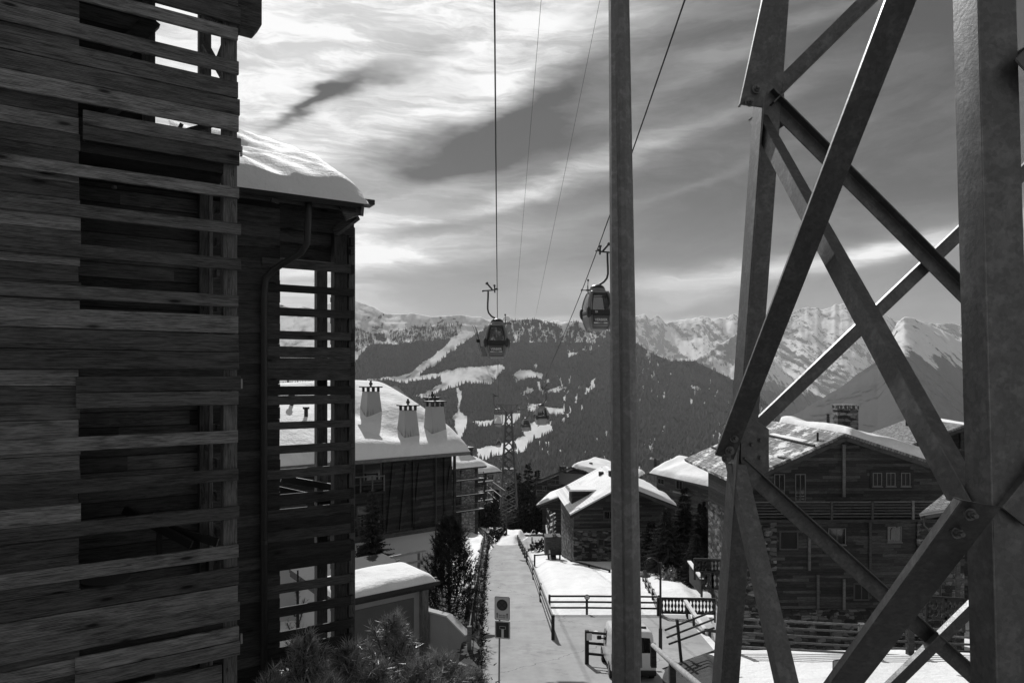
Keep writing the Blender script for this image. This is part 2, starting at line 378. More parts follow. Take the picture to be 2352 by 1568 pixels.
def sheet(name,mat,sky,px0,px1,pyb,Yb,Yr,nu,nv,amp,seed,maskfn,fs=1.,ridge=True,drop=True,crag=0,disp=1.7):
    """a mountainside: its foot at distance Yb, its crest at Yr, with gullies and spurs"""
    u=np.linspace(px0,px1,nu); t=np.linspace(0,1,nv)
    sx,sy=zip(*sky); top=np.interp(u,sx,sy)
    top=top-(fbm(u/14*fs,u*0+3,seed+50,3)-.5)*crag
    Ug,Tg=np.meshgrid(u,t)
    Y=Yb+(Yr-Yb)*Tg
    pyv=pyb+(top[None,:]-pyb)*Tg**.92
    Xw=(Ug-CX)/F0*Y; Zw=(HZ-pyv)/F0*Y
    L=(Yr/700.)
    n=fbm(Xw/(90*L)*fs+20,Y/(200*L)*fs+20,seed,6,ridge)-.55
    n2=fbm((Xw+.25*Y)/(26*L)*fs+50,Y/(120*L)*fs+50,seed+9,4,True)-.5
    env=np.minimum(1,(1-Tg)*6+.12)
    env2=np.minimum(1,Tg*8+.1); Yd=Y+(n*1.0+n2*.35)*amp*L*env2*disp
    Zd=(HZ-pyv)/F0*Yd+(n+n2*.4)*amp*L*.25*env*np.where(Tg>.96,0,1)
    Zd=Zd+np.where(Tg>.98,0,0)
    V=np.stack([(Ug-CX)/F0*Yd,Yd,Zd],-1)
    mask=maskfn(Ug,pyv,n,n2)
    if drop:                                # back side of the crest
        B=V[-1].copy(); B[:,1]+=Yr*.12; B[:,0]*=1.12; B[:,2]-=Yr*.12
        V=np.concatenate([V,B[None]],0); mask=np.concatenate([mask,mask[-1:]],0)
    rows=V.shape[0]; V2=V.reshape(-1,3)
    idx=np.arange(rows*nu).reshape(rows,nu)
    q=np.stack([idx[:-1,:-1],idx[:-1,1:],idx[1:,1:],idx[1:,:-1]],-1).reshape(-1,4)
    me=bpy.data.meshes.new(name); me.from_pydata(V2.tolist(),[],q.tolist()); me.update()
    a=me.attributes.new('wood','FLOAT','POINT'); a.data.foreach_set('value',mask.reshape(-1).astype(np.float32))
    me.shade_smooth(); me.materials.append(mat)
    o=bpy.data.objects.new(name,me); COL.objects.link(o); tag(o,kind='structure')
    return o,V,mask
def hillmat(name,snow,rock,rk,forest,sc,nk=1.3,k2=.55):
    m,nt,b,tc=newmat(name); V=tc.outputs['Object']
    w=nd(nt,'ShaderNodeAttribute',attribute_name='wood').outputs['Fac']
    geo=nd(nt,'ShaderNodeNewGeometry'); nz=nd(nt,'ShaderNodeSeparateXYZ',{0:geo.outputs['Normal']}).outputs[2]
    n1=noise(nt,mapv(nt,V,(sc,sc*.35,sc*.5)),1.,8,.68); n2=noise(nt,mapv(nt,V,(sc*9,sc*3,sc*3)),1.,6,.7)
    r=mt(nt,'ADD',mt(nt,'MULTIPLY_ADD',n1,1.,mt(nt,'MULTIPLY',n2,k2)),mt(nt,'MULTIPLY',mt(nt,'SUBTRACT',.93,nz),nk))
    rf=ss(nt,r,rk,rk+.10)
    c=lerp(nt,rf,snow,rock)
    wf=ss(nt,mt(nt,'ADD',w,mt(nt,'MULTIPLY',mt(nt,'SUBTRACT',n2,.5),.9)),.42,.58)
    c=lerp(nt,wf,c,forest)
    link(nt,c,b.inputs['Base Color']); b.inputs['Roughness'].default_value=.95; b.inputs['Specular IOR Level'].default_value=0
    bump(nt,b,mt(nt,'MULTIPLY_ADD',n2,.4,n1),.6,.08/sc)
    return m
D4=lambda pts:[(x*.4+752.6,y*.4+611.5) for x,y in pts]
SNOWP=[D4(q) for q in [
 [(640,330),(740,285),(905,300),(935,330),(850,405),(760,460),(640,560),(530,620),(525,650),(600,650),(430,682),(335,662),(480,618),(560,560),(620,515),(700,450),(765,395),(790,340)],
 [(640,625),(780,600),(985,568),(1025,578),(960,650),(945,690),(830,690),(700,712),(640,738),(560,772),(500,752),(600,715),(650,690)],
 [(738,712),(765,712),(762,860),(792,880),(792,960),(745,1040),(735,960),(718,885),(750,860)],
 [(1060,625),(1110,590),(1240,630),(1228,655),(1150,645),(1085,672)],
 [(1140,820),(1200,806),(1240,830),(1350,832),(1350,862),(1300,870),(1240,862),(1150,850)],
 [(820,915),(960,890),(1080,855),(1105,850),(1105,880),(1060,940),(960,925),(900,932)],
 [(855,1060),(960,1040),(1080,1018),(1170,965),(1200,935),(1285,905),(1290,968),(1180,1010),(1130,1082),(1000,1090),(900,1125),(855,1110)],
 [(1370,515),(1430,508),(1432,520),(1380,530)],[(1320,330),(1400,320),(1395,385),(1350,385)],[(1440,318),(1490,318),(1620,345),(1625,372),(1520,365),(1450,345)],
 [(1465,745),(1535,645),(1530,700),(1480,745)],[(1240,735),(1330,700),(1330,740),(1260,748)],[(1785,395),(1900,440),(1975,480),(1985,535),(1940,520),(1870,470),(1790,432)],
 [(1120,735),(1180,700),(1185,745),(1130,760)],[(1120,955),(1240,870),(1190,960),(1130,990)]]]
LEFTD=[D4(q) for q in [[(160,545),(235,470),(420,455),(700,425),(722,455),(620,512),(560,545),(480,618),(390,652),(140,672)],
  [(270,400),(335,395),(335,445),(270,440)],[(515,640),(640,560),(720,500),(800,440),(850,400),(945,325),(945,420),(1000,565),(780,600),(640,632)],
  [(430,690),(640,640),(640,700),(520,745)]]]
SPARSE=[D4(q) for q in [[(355,450),(360,375),(520,350),(780,330),(765,395),(700,440),(420,458)],[(145,350),(270,400),(260,470),(170,500),(145,500)]]]
def mask_main(px,py,n,n2):
    wob=(fbm(px/16+5,py/9+5,77,4)-.5)*16; wob2=(fbm(px/16+50,py/9+50,78,4)-.5)*9
    x=px+wob; y=py+wob2
    m=np.full(px.shape,1.0)
    left=(px<1130)&(py<880)
    lm=np.zeros(px.shape)
    for p in SPARSE: lm[inpoly(x,y,p)]=.48
    for p in LEFTD: lm[inpoly(x,y,p)]=1
    m=np.where(left,lm,m)
    for p in SNOWP: m[inpoly(x,y,p)]=0.0
    sp=fbm(px/7,py/16,91,3)                 # glades between the trees, drawn down the slope
    thin=(sp>.70)&(px>1190)&(py>790)&(fbm(px/60,py/60,92,2)>.45)
    m=np.where(thin,np.minimum(m,.35),m)
    band=(py<790)&(px>1130)&(px<1400)&(sp>.5)
    return np.where(band,np.minimum(m,.45),m)
hm=hillmat('wooded_hill',.85,.2,1.42,.022,.004)
am=hillmat('alpine_slope',.86,.2,1.22,.05,.0016,.5,1.0)
fm=hillmat('high_mountain',.88,.22,1.13,.05,.0016,.45,1.1)
SKY_MAIN=[(-400,720),(640,697),(674,708),(698,703),(725,709),(767,692),(812,687),(824,693),(860,706),(884,720),(929,721),(945,719),(992,727),(1060,723),(1084,727),(1104,727),(1129,741),(1136,743),(1172,735),(1232,733),(1280,744),(1304,740),(1325,736),(1353,746),(1392,752),(1466,790),(1499,812),(1540,829),(1594,829),(1669,864),(1740,905),(1818,978),(1900,1040),(2400,1200)]
hill,HV,HM=sheet('wooded_hillside',hm,SKY_MAIN,0,2200,1290,1500,5200,1050,330,26,3,mask_main,1.,disp=2.6)
SKY_R=[(1300,1050),(1640,1010),(1760,985),(1818,955),(1870,925),(1914,900),(1980,852),(2016,829),(2032,800),(2046,768),(2060,742),(2077,728),(2090,729),(2138,746),(2179,766),(2216,790),(2352,870),(2700,1000)]
def mask_r(px,py,n,n2):
    e=np.interp(px,[1300,2016,2120,2216,2400,2800],[700,822,845,880,900,950])
    return 1/(1+np.exp(-((py-e)+(n*60+n2*50))/7))
sheet('right_hillside',am,SKY_R,1500,2800,1200,4500,8500,420,200,40,21,mask_r,1.2,crag=5)
SKY_FAR=[(-600,760),(900,760),(1150,731),(1165,726),(1180,733),(1400,742),(1465,723),(1478,720),(1492,733),(1509,722),(1529,741),(1560,737),(1575,733),(1611,726),(1640,731),(1662,732),(1682,722),(1737,740),(1760,726),(1805,723),(1839,709),(1876,705),(1886,711),(1931,698),(1965,696),(1990,704),(2030,718),(2060,738),(2200,745),(2400,760),(3200,780)]
sheet('far_mountains',fm,SKY_FAR,900,3200,1130,9000,15000,620,240,40,41,lambda px,py,n,n2:np.zeros(px.shape)+.0,1.3,crag=9)
SKY_MID=[(1440,905),(1500,870),(1560,850),(1594,829),(1640,800),(1690,768),(1740,790),(1800,850),(1870,905),(1950,930),(2100,960)]
sheet('middle_spur',fm,SKY_MID,1440,2100,1130,7500,9800,260,120,40,61,lambda px,py,n,n2:np.clip((py-870)/60,0,1)*.9,1.4,crag=5)

# the wood itself: tens of thousands of spruces nobody could count
def forest(name,V,mask,n,seed,hmin,hmax,mat):
    rs=np.random.RandomState(seed); rows,cols=mask.shape
    A=V[1:rows-1,:-1]; 
    k=rs.randint(0,(rows-2)*(cols-1),n*3); i=k//(cols-1); j=k%(cols-1)
    # nearer rows get fewer, crest rows more: weigh by how much picture they fill
    keep=rs.rand(n*3)<np.clip(mask[i,j]*1.25-.15,0,1)
    i=i[keep][:n]; j=j[keep][:n]; m=len(i)
    f=rs.rand(m,1); g=rs.rand(m,1)
    p=V[i,j]*(1-f)*(1-g)+V[i,j+1]*f*(1-g)+V[i+1,j]*(1-f)*g+V[i+1,j+1]*f*g
    h=rs.uniform(hmin,hmax,m)*rs.uniform(.7,1.15,m); r=h*rs.uniform(.13,.2,m); a=rs.rand(m)*PI
    vs=np.zeros((m,5,3)); vs[:,0]=p; vs[:,0,2]+=h
    for q in range(4):
        vs[:,q+1,0]=p[:,0]+np.cos(a+q*PI/2)*r; vs[:,q+1,1]=p[:,1]+np.sin(a+q*PI/2)*r; vs[:,q+1,2]=p[:,2]-1
    base=np.arange(m)[:,None]*5
    fs=np.concatenate([base+np.array([0,q+1,(q+1)%4+1]) for q in range(4)],0)
    me=bpy.data.meshes.new(name); nvv=m*5; nf=len(fs)
    me.vertices.add(nvv); me.vertices.foreach_set('co',vs.reshape(-1).astype(np.float32))
    me.loops.add(nf*3); me.loops.foreach_set('vertex_index',fs.reshape(-1).astype(np.int32))
    me.polygons.add(nf); me.polygons.foreach_set('loop_start',np.arange(0,nf*3,3,dtype=np.int32)); me.polygons.foreach_set('loop_total',np.full(nf,3,np.int32))
    me.update(); me.validate()
    rr=np.repeat(rs.rand(m),5).astype(np.float32); me.attributes.new('rnd','FLOAT','POINT').data.foreach_set('value',rr)
    me.materials.append(mat); o=bpy.data.objects.new(name,me); COL.objects.link(o)
    return tag(o,'dark conifer wood covering the slopes across the valley','forest',kind='stuff')
fmat=leafmat('far_needles',.010,.030)
forest('forest',HV,HM,85000,5,17,30,fmat)

# the hillside underfoot, falling away to the valley
def sst(x,a,b): t=min(1,max(0,(x-a)/(b-a))); return t*t*(3-2*t)
def gfn(i,j):
    x=-260+i*620; y=-12+712*j**1.7
    z=GZ(y)-.07
    if y>31: z-=3.2*sst(x/y,.290,.325)*sst(y,32.,36.5)*(1-sst(y,62,85))
    z+= .10*(vnoise(np.array([x*.6]),np.array([y*.4]),3)[0]-.5)
    return (x,y,z)
MB().grid(gfn,420,260).build('ground',M['snow_ground'],smooth=True)
tag(bpy.data.objects['ground'],kind='structure')
fc=flat('unseen_bounce_blocker',.09,.9,nz=.4,scale=1.)  # dark sheet added out of view to cut snow bounce onto the steel
o=MB().grid(lambda i,j:(-40+i*80,-11.5+j*35.,GZ(-11.5+j*35.)-.02),10,10).build('unseen_bounce_blocker',fc); tag(o,kind='structure')
vm=flat('valley_floor',.03,.95,nz=.5,scale=.02)
o=MB().grid(lambda i,j:(-9000+i*24000,700+j*15500,GZ(700)-1-min(520,.65*j*24000)),8,60).build('valley_floor',vm); tag(o,kind='structure')
# air
hz=bpy.data.materials.new('haze'); hz.use_nodes=True; n=hz.node_tree; n.nodes.clear()
pv=nd(n,'ShaderNodeVolumePrincipled',{'Color':(1,1,1,1),'Density':.26e-4,'Anisotropy':.3})
nd(n,'ShaderNodeOutputMaterial',{'Volume':pv.outputs[0]})
o=MB().box(-16000,30000,-200,17200,-760,1760).build('haze',hz); tag(o,'thin pale mountain haze filling the valley air','haze',kind='stuff')
# ------------------------------------------------------------------ lattice tower in the foreground
def Lsec(mb,p,q,a,b,w1,w2,t):
    """angle section from p to q: corner on the line, flanges along a and b"""
    a=Vector(a).normalized(); b=Vector(b).normalized()
    for c,cp in ((p,0),): pass
    pts=lambda o:[o,o+a*w1,o+a*w1+b*t,o+a*t+b*t,o+a*t+b*w2,o+b*w2]
    A=pts(Vector(p)); B=pts(Vector(q)); n=6
    return mb.add(A+B,[(i,i+n,(i+1)%n+n,(i+1)%n) for i in range(n)]+[tuple(range(n-1,-1,-1)),tuple(range(n,2*n))])
tower=empty('lattice_tower',(1.9,3.8,-8.2),0,'huge galvanised steel lattice tower of crossed angle bars filling the right of the view','lattice tower')
def tpart(mb,name,mat=None,parent=None,bv=0):
    o=mb.build(name,mat or M['steel'],None); o.parent=parent or tower
    if parent is None: o.matrix_parent_inverse=Matrix.Translation(-tower.location)
    if bv: bevel(o,bv,2)
    return o
def leg(t,b,Yt,Yb,fa,fb,w1,w2,name='leg'):
    T=P(*t,Yt); B=P(*b,Yb); d=(T-B)/(T.z-B.z)
    p=B+d*(-8.2-B.z); q=B+d*(8.5-B.z)
    m=MB(); Lsec(m,p,q,fa,fb,w1,w2,.014); return tpart(m,name,bv=.004)
LB=((1747,0),(1635,1568),4.9,5.1); LC=((2246,0),(2290,1568),2.62,2.5); LE=((2560,0),(2640,1568),4.7,4.9)
def legpt(L,py):
    t,b,Yt,Yb=L; k=py/1568; return P(t[0]+(b[0]-t[0])*k,py,Yt+(Yb-Yt)*k)
leg(*LB,(0,-1,0),(1,0,0),.2,.2); leg(*LC,(0,1,0),(1,0,0),.15,.15); leg(*LE,(0,-1,0),(-1,0,0),.2,.2)
leg((3400,0),(3460,1568),2.62,2.5,(0,1,0),(-1,0,0),.15,.15)
def ext(p,q,k0,k1): p=Vector(p);q=Vector(q);d=q-p; return p-d*k0,q+d*k1
def brace(p,q,nrm,w1,w2,off=0,flip=1,k=(0,0),name='brace'):
    """angle bar lying against a tower face whose outward normal is nrm; second flange points inwards"""
    p,q=ext(p,q,*k); nrm=Vector(nrm); d=(q-p).normalized(); s=d.cross(nrm).normalized()*flip
    o=nrm*off; m=MB(); Lsec(m,p-s*w1/2+o,q-s*w1/2+o,s,-nrm,w1,w2,.010); return tpart(m,name,bv=.003)
nL=Vector((-1,0,0)); nF=Vector((0,1,0)); nN=Vector((0,-1,0))
# left face (between the near leg C and the far left leg B)
b3=brace(P(1752,262,4.9),P(2258,1165,2.62),(.12,-1,0),.08,.14,.0,-1)
b1=brace(P(1664,1050,4.8),P(2140,-180,3.0),(-.15,-1,0),.13,.05,.0,1,k=(.0,.35),name='brace')
b8=brace(P(2256,1156,2.42),P(1698,1900,4.4),(-.12,-1,0),.135,.06,.0,-1,k=(.0,.2))
b6=brace(P(1696,1065,4.95),P(1850,1720,3.9),(.12,-1,0),.12,.10,.0,-1,k=(0,.6))
b0=brace(P(1726,243,4.75),P(1800,-90,4.5),(-.1,-1,0),.16,.05,.0,1,k=(.0,1.2))
# far face (between B and the right far leg)
brace(P(1755,225,4.95),P(2570,1040,4.85),nF,.10,.09,-.01,-1)
brace(P(1672,1045,5.05),P(2560,200,4.8),nF,.10,.045,.03,-1)
brace(P(1755,235,4.95),P(2560,-560,4.6),nF,.11,.09,.0,1)
brace(P(1690,1060,5.05),P(2620,1900,5.1),nF,.11,.09,-.0,-1)
brace(P(1480,2140,5.2),P(2620,1020,4.85),nF,.11,.055,.03,-1)
# near face, from leg C off to the right
brace(P(2318,1185,2.53),P(2760,650,2.5),nN,.12,.11,.03,1)
brace(P(2290,60,2.58),P(2750,560,2.55),nN,.12,.11,.03,1,k=(-.12,0))
# gusset plates with their bolts
def gusset(pts,t,n,bolts,name='gusset_plate',br=.017):
    n=Vector(n); pl=[Vector(p) for p in pts]
    g=tpart(MB().prism(pl,n*t),name,bv=.003)
    for b in bolts:
        c=Vector(b); m=MB().tube([c-n*.02,c+n*(t+.024)],br,6); m.tube([c+n*t,c+n*(t+.006)],br*1.5,12); 
        o=m.build('bolt',M['steel'],g)
    return g
def onL(py,dy,L=LC,off=.03,x=None):
    p=legpt(L,py); return Vector((p.x-off,p.y+dy,p.z))
def bolts(par,pts,br=.014,L_=.03):
    for c in pts:
        c=Vector(c); m=MB(); m.tube([c+Vector((0,-.004,0)),c+Vector((0,-L_,0))],br*.6,10); m.tube([c+Vector((0,0,0)),c+Vector((0,-.008,0))],br*1.5,14); m.tube([c+Vector((0,-.008,0)),c+Vector((0,-.022,0))],br,6)
        m.build('bolt',M['steel'],par)
bolts(b8,[P(2226,1180,2.44),P(2196,1222,2.52)],.015,.04)
bolts(b1,[P(1676,1035,4.74),P(1686,1005,4.7),P(1668,1052,4.75)],.022,.06)
bolts(b0,[P(1722,235,4.72),P(1738,205,4.7)],.022,.05)
def onF(px,py): return P(px,py,5.0)
gusset([onF(1700,940),onF(1765,985),onF(1765,1080),onF(1700,1130)],.012,(0,-1,0),[onF(1725,1020),onF(1745,1050),onF(1745,1010)],br=.014)
gusset([onF(1745,150),onF(1800,190),onF(1800,290),onF(1745,330)],.012,(0,-1,0),[onF(1775,225),onF(1785,255)],br=.014)

# tapered mast in front of the parking area
mast=empty('galvanised_mast',(P(1442,860,6.3).x,6.3,-8.4),0,'tall tapering galvanised steel mast with a cover strip, standing before the white van','mast')
def mpart(mb,name,bv=0,mat=None):
    o=mb.build(name,mat or M['steel_b'],None); o.parent=mast; o.matrix_parent_inverse=Matrix.Translation(-mast.location)
    if bv: bevel(o,bv,2)
    return o
def msec(py,k=1.0):                        # cross-section of a folded steel leg at this height
    c=P(1421+(1440-1421)*py/1568,py,6.3); w=(.172+(.262-.172)*py/1568)
    x0=c.x-w/2; x1=c.x+w/2; xr=x0+w*.42; y=6.3
    z=c.z
    return [(x0,y+.06,z),(x0+.012,y-.01,z),(xr,y-.075,z),(xr+w*.3,y-.06,z),(x1,y+.01,z),(x1,y+.08,z),(xr,y+.14,z)]
A=msec(-900); B=msec(2960)
n=len(A); mpart(MB().add(A+B,[(i,i+n,(i+1)%n+n,(i+1)%n) for i in range(n)]+[tuple(range(n-1,-1,-1)),tuple(range(n,2*n))]),'shaft',.003)
A=msec(-900); B=msec(1531)
def strip(S): 
    a=[Vector(p) for p in S]; o=Vector((0,-.012,0)); e=Vector((.012,-.004,0))
    return [a[2]+o,a[3]+o,a[4]+o+e,a[4]+e,a[3]+Vector((0,.0,0)),a[2]]
A=strip(A);B=strip(B);n=6
mpart(MB().add(A+B,[(i,i+n,(i+1)%n+n,(i+1)%n) for i in range(n)]+[tuple(range(n-1,-1,-1)),tuple(range(n,2*n))]),'cover_strip',.002)

# ------------------------------------------------------------------ ropes
ropeY=[-30,6,19,26,36,42,82,100,128,150,166,169,172,176,215,300,380,700]
ropeZ=[24,13.9,10.5,8.8,6.54,5.25,-1.58,-3.9,-6.15,-7.4,-7.95,-7.98,-8.1,-8.6,-18.4,-36.8,-55,-130]
def rz(y): return float(np.interp(y,ropeY,ropeZ))
def rxl(y): return -.135-.0186*y
def rxr(y): return 5.25-.0209*y
def smooth_rope(fx,name,label):
    ys=np.concatenate([np.linspace(-30,160,60),np.linspace(162,178,9),np.linspace(185,700,30)])
    zz=np.interp(ys,ropeY,ropeZ); k=np.convolve(np.pad(zz,2,'edge'),np.ones(5)/5,'valid'); k[58:72]=zz[58:72]
    tag(MB().tube([(fx(y),y,z) for y,z in zip(ys,k)],.026,8).build(name,M['cable']),label,'cable',group='haul ropes of the gondola lift')
smooth_rope(rxl,'haul_rope','left haul rope of the gondola lift, rising straight up past the left cabin')
smooth_rope(rxr,'haul_rope','right haul rope of the gondola lift, slanting up behind the steel mast')
for px0,px1,Yn,lb in ((1243,1183,60,'left of the two hair-thin cables in the middle of the sky'),(1378,1230,75,'right of the two hair-thin cables, crossing the sky at a slant')):
    pts=[]
    for Yc,k in ((Yn*.4,1.6),(Yn,1.),(100,.60),(150,.42),(260,.25),(420,.16),(800,.08),(1600,.03),(4600,0.)):
        pts.append(P(px1+(px0-px1)*k,727-727*k,Yc))
    tag(MB().tube(pts,[.016,.022,.028,.034,.05,.08,.12,.2,.3],5).build('steel_cable',M['cable']),lb,'cable',group='two thin cables crossing the valley high up')

# ------------------------------------------------------------------ gondola cabins
def sup(a,b,n,e=.45):                      # rounded square outline
    out=[]
    for k in range(n):
        t=2*PI*k/n; c,s_=math.cos(t),math.sin(t)
        out.append((a*math.copysign(abs(c)**e,c),b*math.copysign(abs(s_)**e,s_)))
    return out
PROF=[(0,.40),(.04,.47),(.25,.57),(.5,.65),(.8,.71),(1.1,.71),(1.4,.665),(1.7,.585),(1.95,.49),(2.05,.44),(2.1,.36)]
def prof(z): return float(np.interp(z,[p[0] for p in PROF],[p[1] for p in PROF]))
def shell(z0,z1,k=1.0,nz=8,n=40,closed=True):
    m=MB(); rings=[]
    for i in range(nz+1):
        z=z0+(z1-z0)*i/nz; w=prof(z)*k; rings+= [(x,y,z) for x,y in sup(w,w*1.05,n)]
    fs=[(i*n+j,i*n+(j+1)%n,(i+1)*n+(j+1)%n,(i+1)*n+j) for i in range(nz) for j in range(n)]
    if closed: fs+=[tuple(range(n))[::-1],tuple(nz*n+j for j in range(n))]
    return m.add(rings,fs,.5)
def text(s,size,mat,parent,loc,rot=(PI/2,0,0),ext=.004,name='lettering',bold=.0,xs=1):
    c=bpy.data.curves.new(name,'FONT'); c.body=s; c.size=size; c.extrude=ext; c.align_x='CENTER'; c.align_y='CENTER'; c.offset=bold; c.resolution_u=3
    t=bpy.data.objects.new('tmp',c); COL.objects.link(t)
    me=bpy.data.meshes.new_from_object(t.evaluated_get(bpy.context.evaluated_depsgraph_get())); bpy.data.objects.remove(t)
    me.materials.clear(); me.materials.append(mat)
    o=bpy.data.objects.new(name,me); COL.objects.link(o); o.parent=parent; o.location=loc; o.rotation_euler=rot; o.scale=(xs,1,1); return o
def gondola(label,num,detail=True,side=1,group='cabins of the gondola lift'):
    g=empty('gondola_cabin',(0,0,0),0,label,'gondola',group)
    body=shell(0,.78).build('lower_shell',M['cabin'],g,True)
    shell(.78,1.02,1.004,3).build('belt_band',M['cabin_d'],g,True)
    gl=shell(1.02,1.92,.985,8,closed=False).build('cabin_glazing',M['glass'],g,True)
    shell(1.92,2.1,1.0,5).build('roof',M['cabin'],g,True)
    for sx in (-1,1):                       # corner pillars that carry the outline
        for sy in (-1,1):
            m=MB(); pts=[]; 
            for i in range(12):
                z=.06+1.95*i/11; w=prof(z); pts.append((sx*w*.90,sy*w*.945,z))
            m.tube(pts,[.085 if sy<0 else .06]*12,8); m.build('corner_pillar',M['cabin'],g,True)
            m=MB(); m.tube([(sx*prof(z)*.93,sy*prof(z)*.975,z) for z in (.62,.72,.85,1.0,1.12,1.2)],[.05,.1,.12,.12,.09,.05],8).build('bumper_pad',M['cabin_d'],g,True)
    if detail:
        fy=lambda z:-prof(z)*1.05-.012
        def panel(x0,x1,z0,z1,mat,name,k0=None,k1=None,dy=0,n=6,parent=g,th=.012):
            m=MB(); vs=[];
            for i in range(n+1):
                z=z0+(z1-z0)*i/n; k=(k0 if k0 is not None else 1)+((k1 if k1 is not None else 1)-(k0 if k0 is not None else 1))*i/n
                for x in (x0*k,x1*k):
                    vs+=[(x,fy(z)-dy,z),(x,fy(z)-dy+th,z)]
            fs=[]
            for i in range(n):
                a=i*4;b=a+4
                fs+=[(a,a+2,b+2,b),(a+1,b+1,b+3,a+3),(a,b,b+1,a+1),(a+2,a+3,b+3,b+2)]
            fs+=[(0,1,3,2),(n*4,n*4+2,n*4+3,n*4+1)]
            return m.add(vs,fs,.5).build(name,mat,parent)
        fr=panel(-.45,.45,.30,.78,M['cabin_d'],'front_panel',.86,1.,.0)
        panel(-.41,.41,.335,.40,M['signgrey'],'name_strip',.88,.91,.008,2,fr)
        panel(-.42,.42,.42,.74,M['signmid'],'name_panel',.88,1.,.006,3,fr)
        text('VERBIER',.185,M['white'],fr,(0,fy(.55)-.022,.52),(math.radians(97),0,0),bold=.004,xs=1.0)
        text('4 VALLÉES',.062,M['cabin_d'],fr,(0,fy(.37)-.022,.367),(math.radians(97),0,0),bold=.001,xs=1.15)
        panel(-.54,.54,.80,1.04,M['cabin_d'],'front_band',1.,1.,.004)
        text(num,.14,M['signgrey'],g,(-.27,fy(.95)-.02,.93 if num=='25' else 1.12),bold=.003,name='cabin_number')
        panel(-.38,.38,1.86,1.95,M['cabin_d'],'window_frame_top',1.,.95,.004,2)
        for s in (-1,1):
            m=MB().tube([(s*prof(z)*.70,fy(z),z) for z in (1.02,1.3,1.6,1.9)],.028,6); m.build('window_post',M['cabin_d'],g,True)
        MB().bar((-.40,fy(1.72),1.72),(.40,fy(1.72),1.72),.03,.03).build('window_rail',M['cabin_d'],g)
        MB().bar((-.28,.35,.2),(.28,.35,.5),.02,.5).build('seat_back',M['cabin_d'],g)
        for k,z in enumerate((.1,.16)): MB().bar((-.45,fy(z),z),(.45,fy(z),z),.012,.012).build('trim_strip',M['cabin_d'],g)
    # roof housing, arm, grip
    m=MB(); rr=[(0,.40),(.05,.42),(.12,.40),(.16,.34)]
    m.tube([(0,0,2.06),(0,0,2.12),(0,0,2.2),(0,0,2.22)],[.40,.42,.42,.36],20); m.build('roof_collar',M['cabin'],g,True)
    m=MB(); m.tube([(0,0,2.20),(0,0,2.30),(0,0,2.38),(0,0,2.42),(0,0,2.44)],[.40,.36,.26,.14,.03],20).build('dome',M['cabin_d'],g,True)
    h=2.35; sx=side                         # the arm swings out to the side away from the rope
    arm=[(0,0,h),(.15*sx,0,h+.1),(.35*sx,0,h+.22),(.52*sx,0,h+.42),(.58*sx,0,h+.65),(.58*sx,0,h+.95),(.56*sx,0,h+1.35),(.55*sx,0,h+1.75)]
    MB().tube(arm,.055,10).build('hanger_arm',M['cabin_d'],g,True)
    m=MB(); zt=h+1.78
    m.bar((.86*sx,0,zt),(.1*sx,0,zt+.05),.07,.07); m.tube([(.84*sx,0,zt),(.92*sx,0,zt)],.065,8)
    m.bar((.62*sx,0,zt+.45),(.3*sx,0,zt+.08),.10,.10); m.tube([(.66*sx,0,zt+.50),(.6*sx,0,zt+.42)],.09,8)
    m.bar((.14*sx,0,zt-.12),(.16*sx,0,zt+.36),.08,.08); m.bar((.18*sx,0,zt+.1),(0,0,zt+.1),.10,.09); m.tube([(0,-.2,zt+.1),(0,.2,zt+.1)],.055,8)
    m.bar((.1*sx,0,zt+.3),(.22*sx,0,zt+.34),.12,.10)
    m.build('rope_grip',M['cabin_d'],g)
    m=MB(); m.bar((-.4*sx,.0,2.12),(-.62*sx,0,2.12),.06,.08); m.bar((-.5*sx,0,1.95),(-.52*sx,0,2.35),.05,.05); m.bar((-.52*sx,0,2.35),(-.50*sx,0,2.62),.03,.03); m.tube([(-.5*sx,0,2.6),(-.5*sx,0,2.7)],.05,8); m.bar((-.62*sx,0,2.12),(-.84*sx,0,2.12),.04,.04); m.tube([(-.82*sx,0,2.12),(-.88*sx,0,2.12)],.055,8)
    m.build('door_lever',M['cabin_d'],g)
    # ski basket on the outside
    b=MB()
    x0,x1,y0,y1,z0,z1=.66*sx,.92*sx,-.35,.35,.12,.70
    if x0>x1: x0,x1=x1,x0
    for z in (z0,z1):
        for (a,c) in (((x0,y0),(x1,y0)),((x1,y0),(x1,y1)),((x1,y1),(x0,y1)),((x0,y1),(x0,y0))): b.bar((a[0],a[1],z),(c[0],c[1],z),.03,.03)
    for x in (x0,x1):
        for y in (y0,0,y1): b.bar((x,y,z0),(x,y,z1),.025,.025)
    b.box(x0+.02,x1-.02,y0,y0+.01,z0,z1); b.box(x1-.015,x1-.005,y0,y1,z0,z1); b.box(x0,x1,y0,y1,z0,z0+.02)
    b.build('ski_basket',M['cabin'],g)
    return g
def hang(g,fx,Y,side=1,yaw=0,s=1.0):
    g.scale=(s,s,s); zt=2.35+1.78+.1
    g.rotation_euler=(0,0,yaw); g.location=(fx(Y),Y,rz(Y)-zt*s)
g1=gondola('left large cabin, number 30, with skis in its side basket','30',side=-1); hang(g1,rxl,42,yaw=math.radians(-3))
sk_=MB()
for dx,dy,t in ((-1.02,-.2,.0),(-.95,-.05,.05),(-.9,.1,.02)):
    sk_.bar((dx,dy,.35),(dx-.42+t,dy,1.85),.07,.02); sk_.bar((dx-.17,dy-.02,.95),(dx-.21,dy-.02,1.12),.13,.09); sk_.bar((dx-.42+t,dy,1.85),(dx-.5+t,dy,1.98),.06,.02)
tag(sk_.build('skis',M['blacksteel']),'upright skis sticking out of the side basket of the left large cabin','skis').location=g1.location
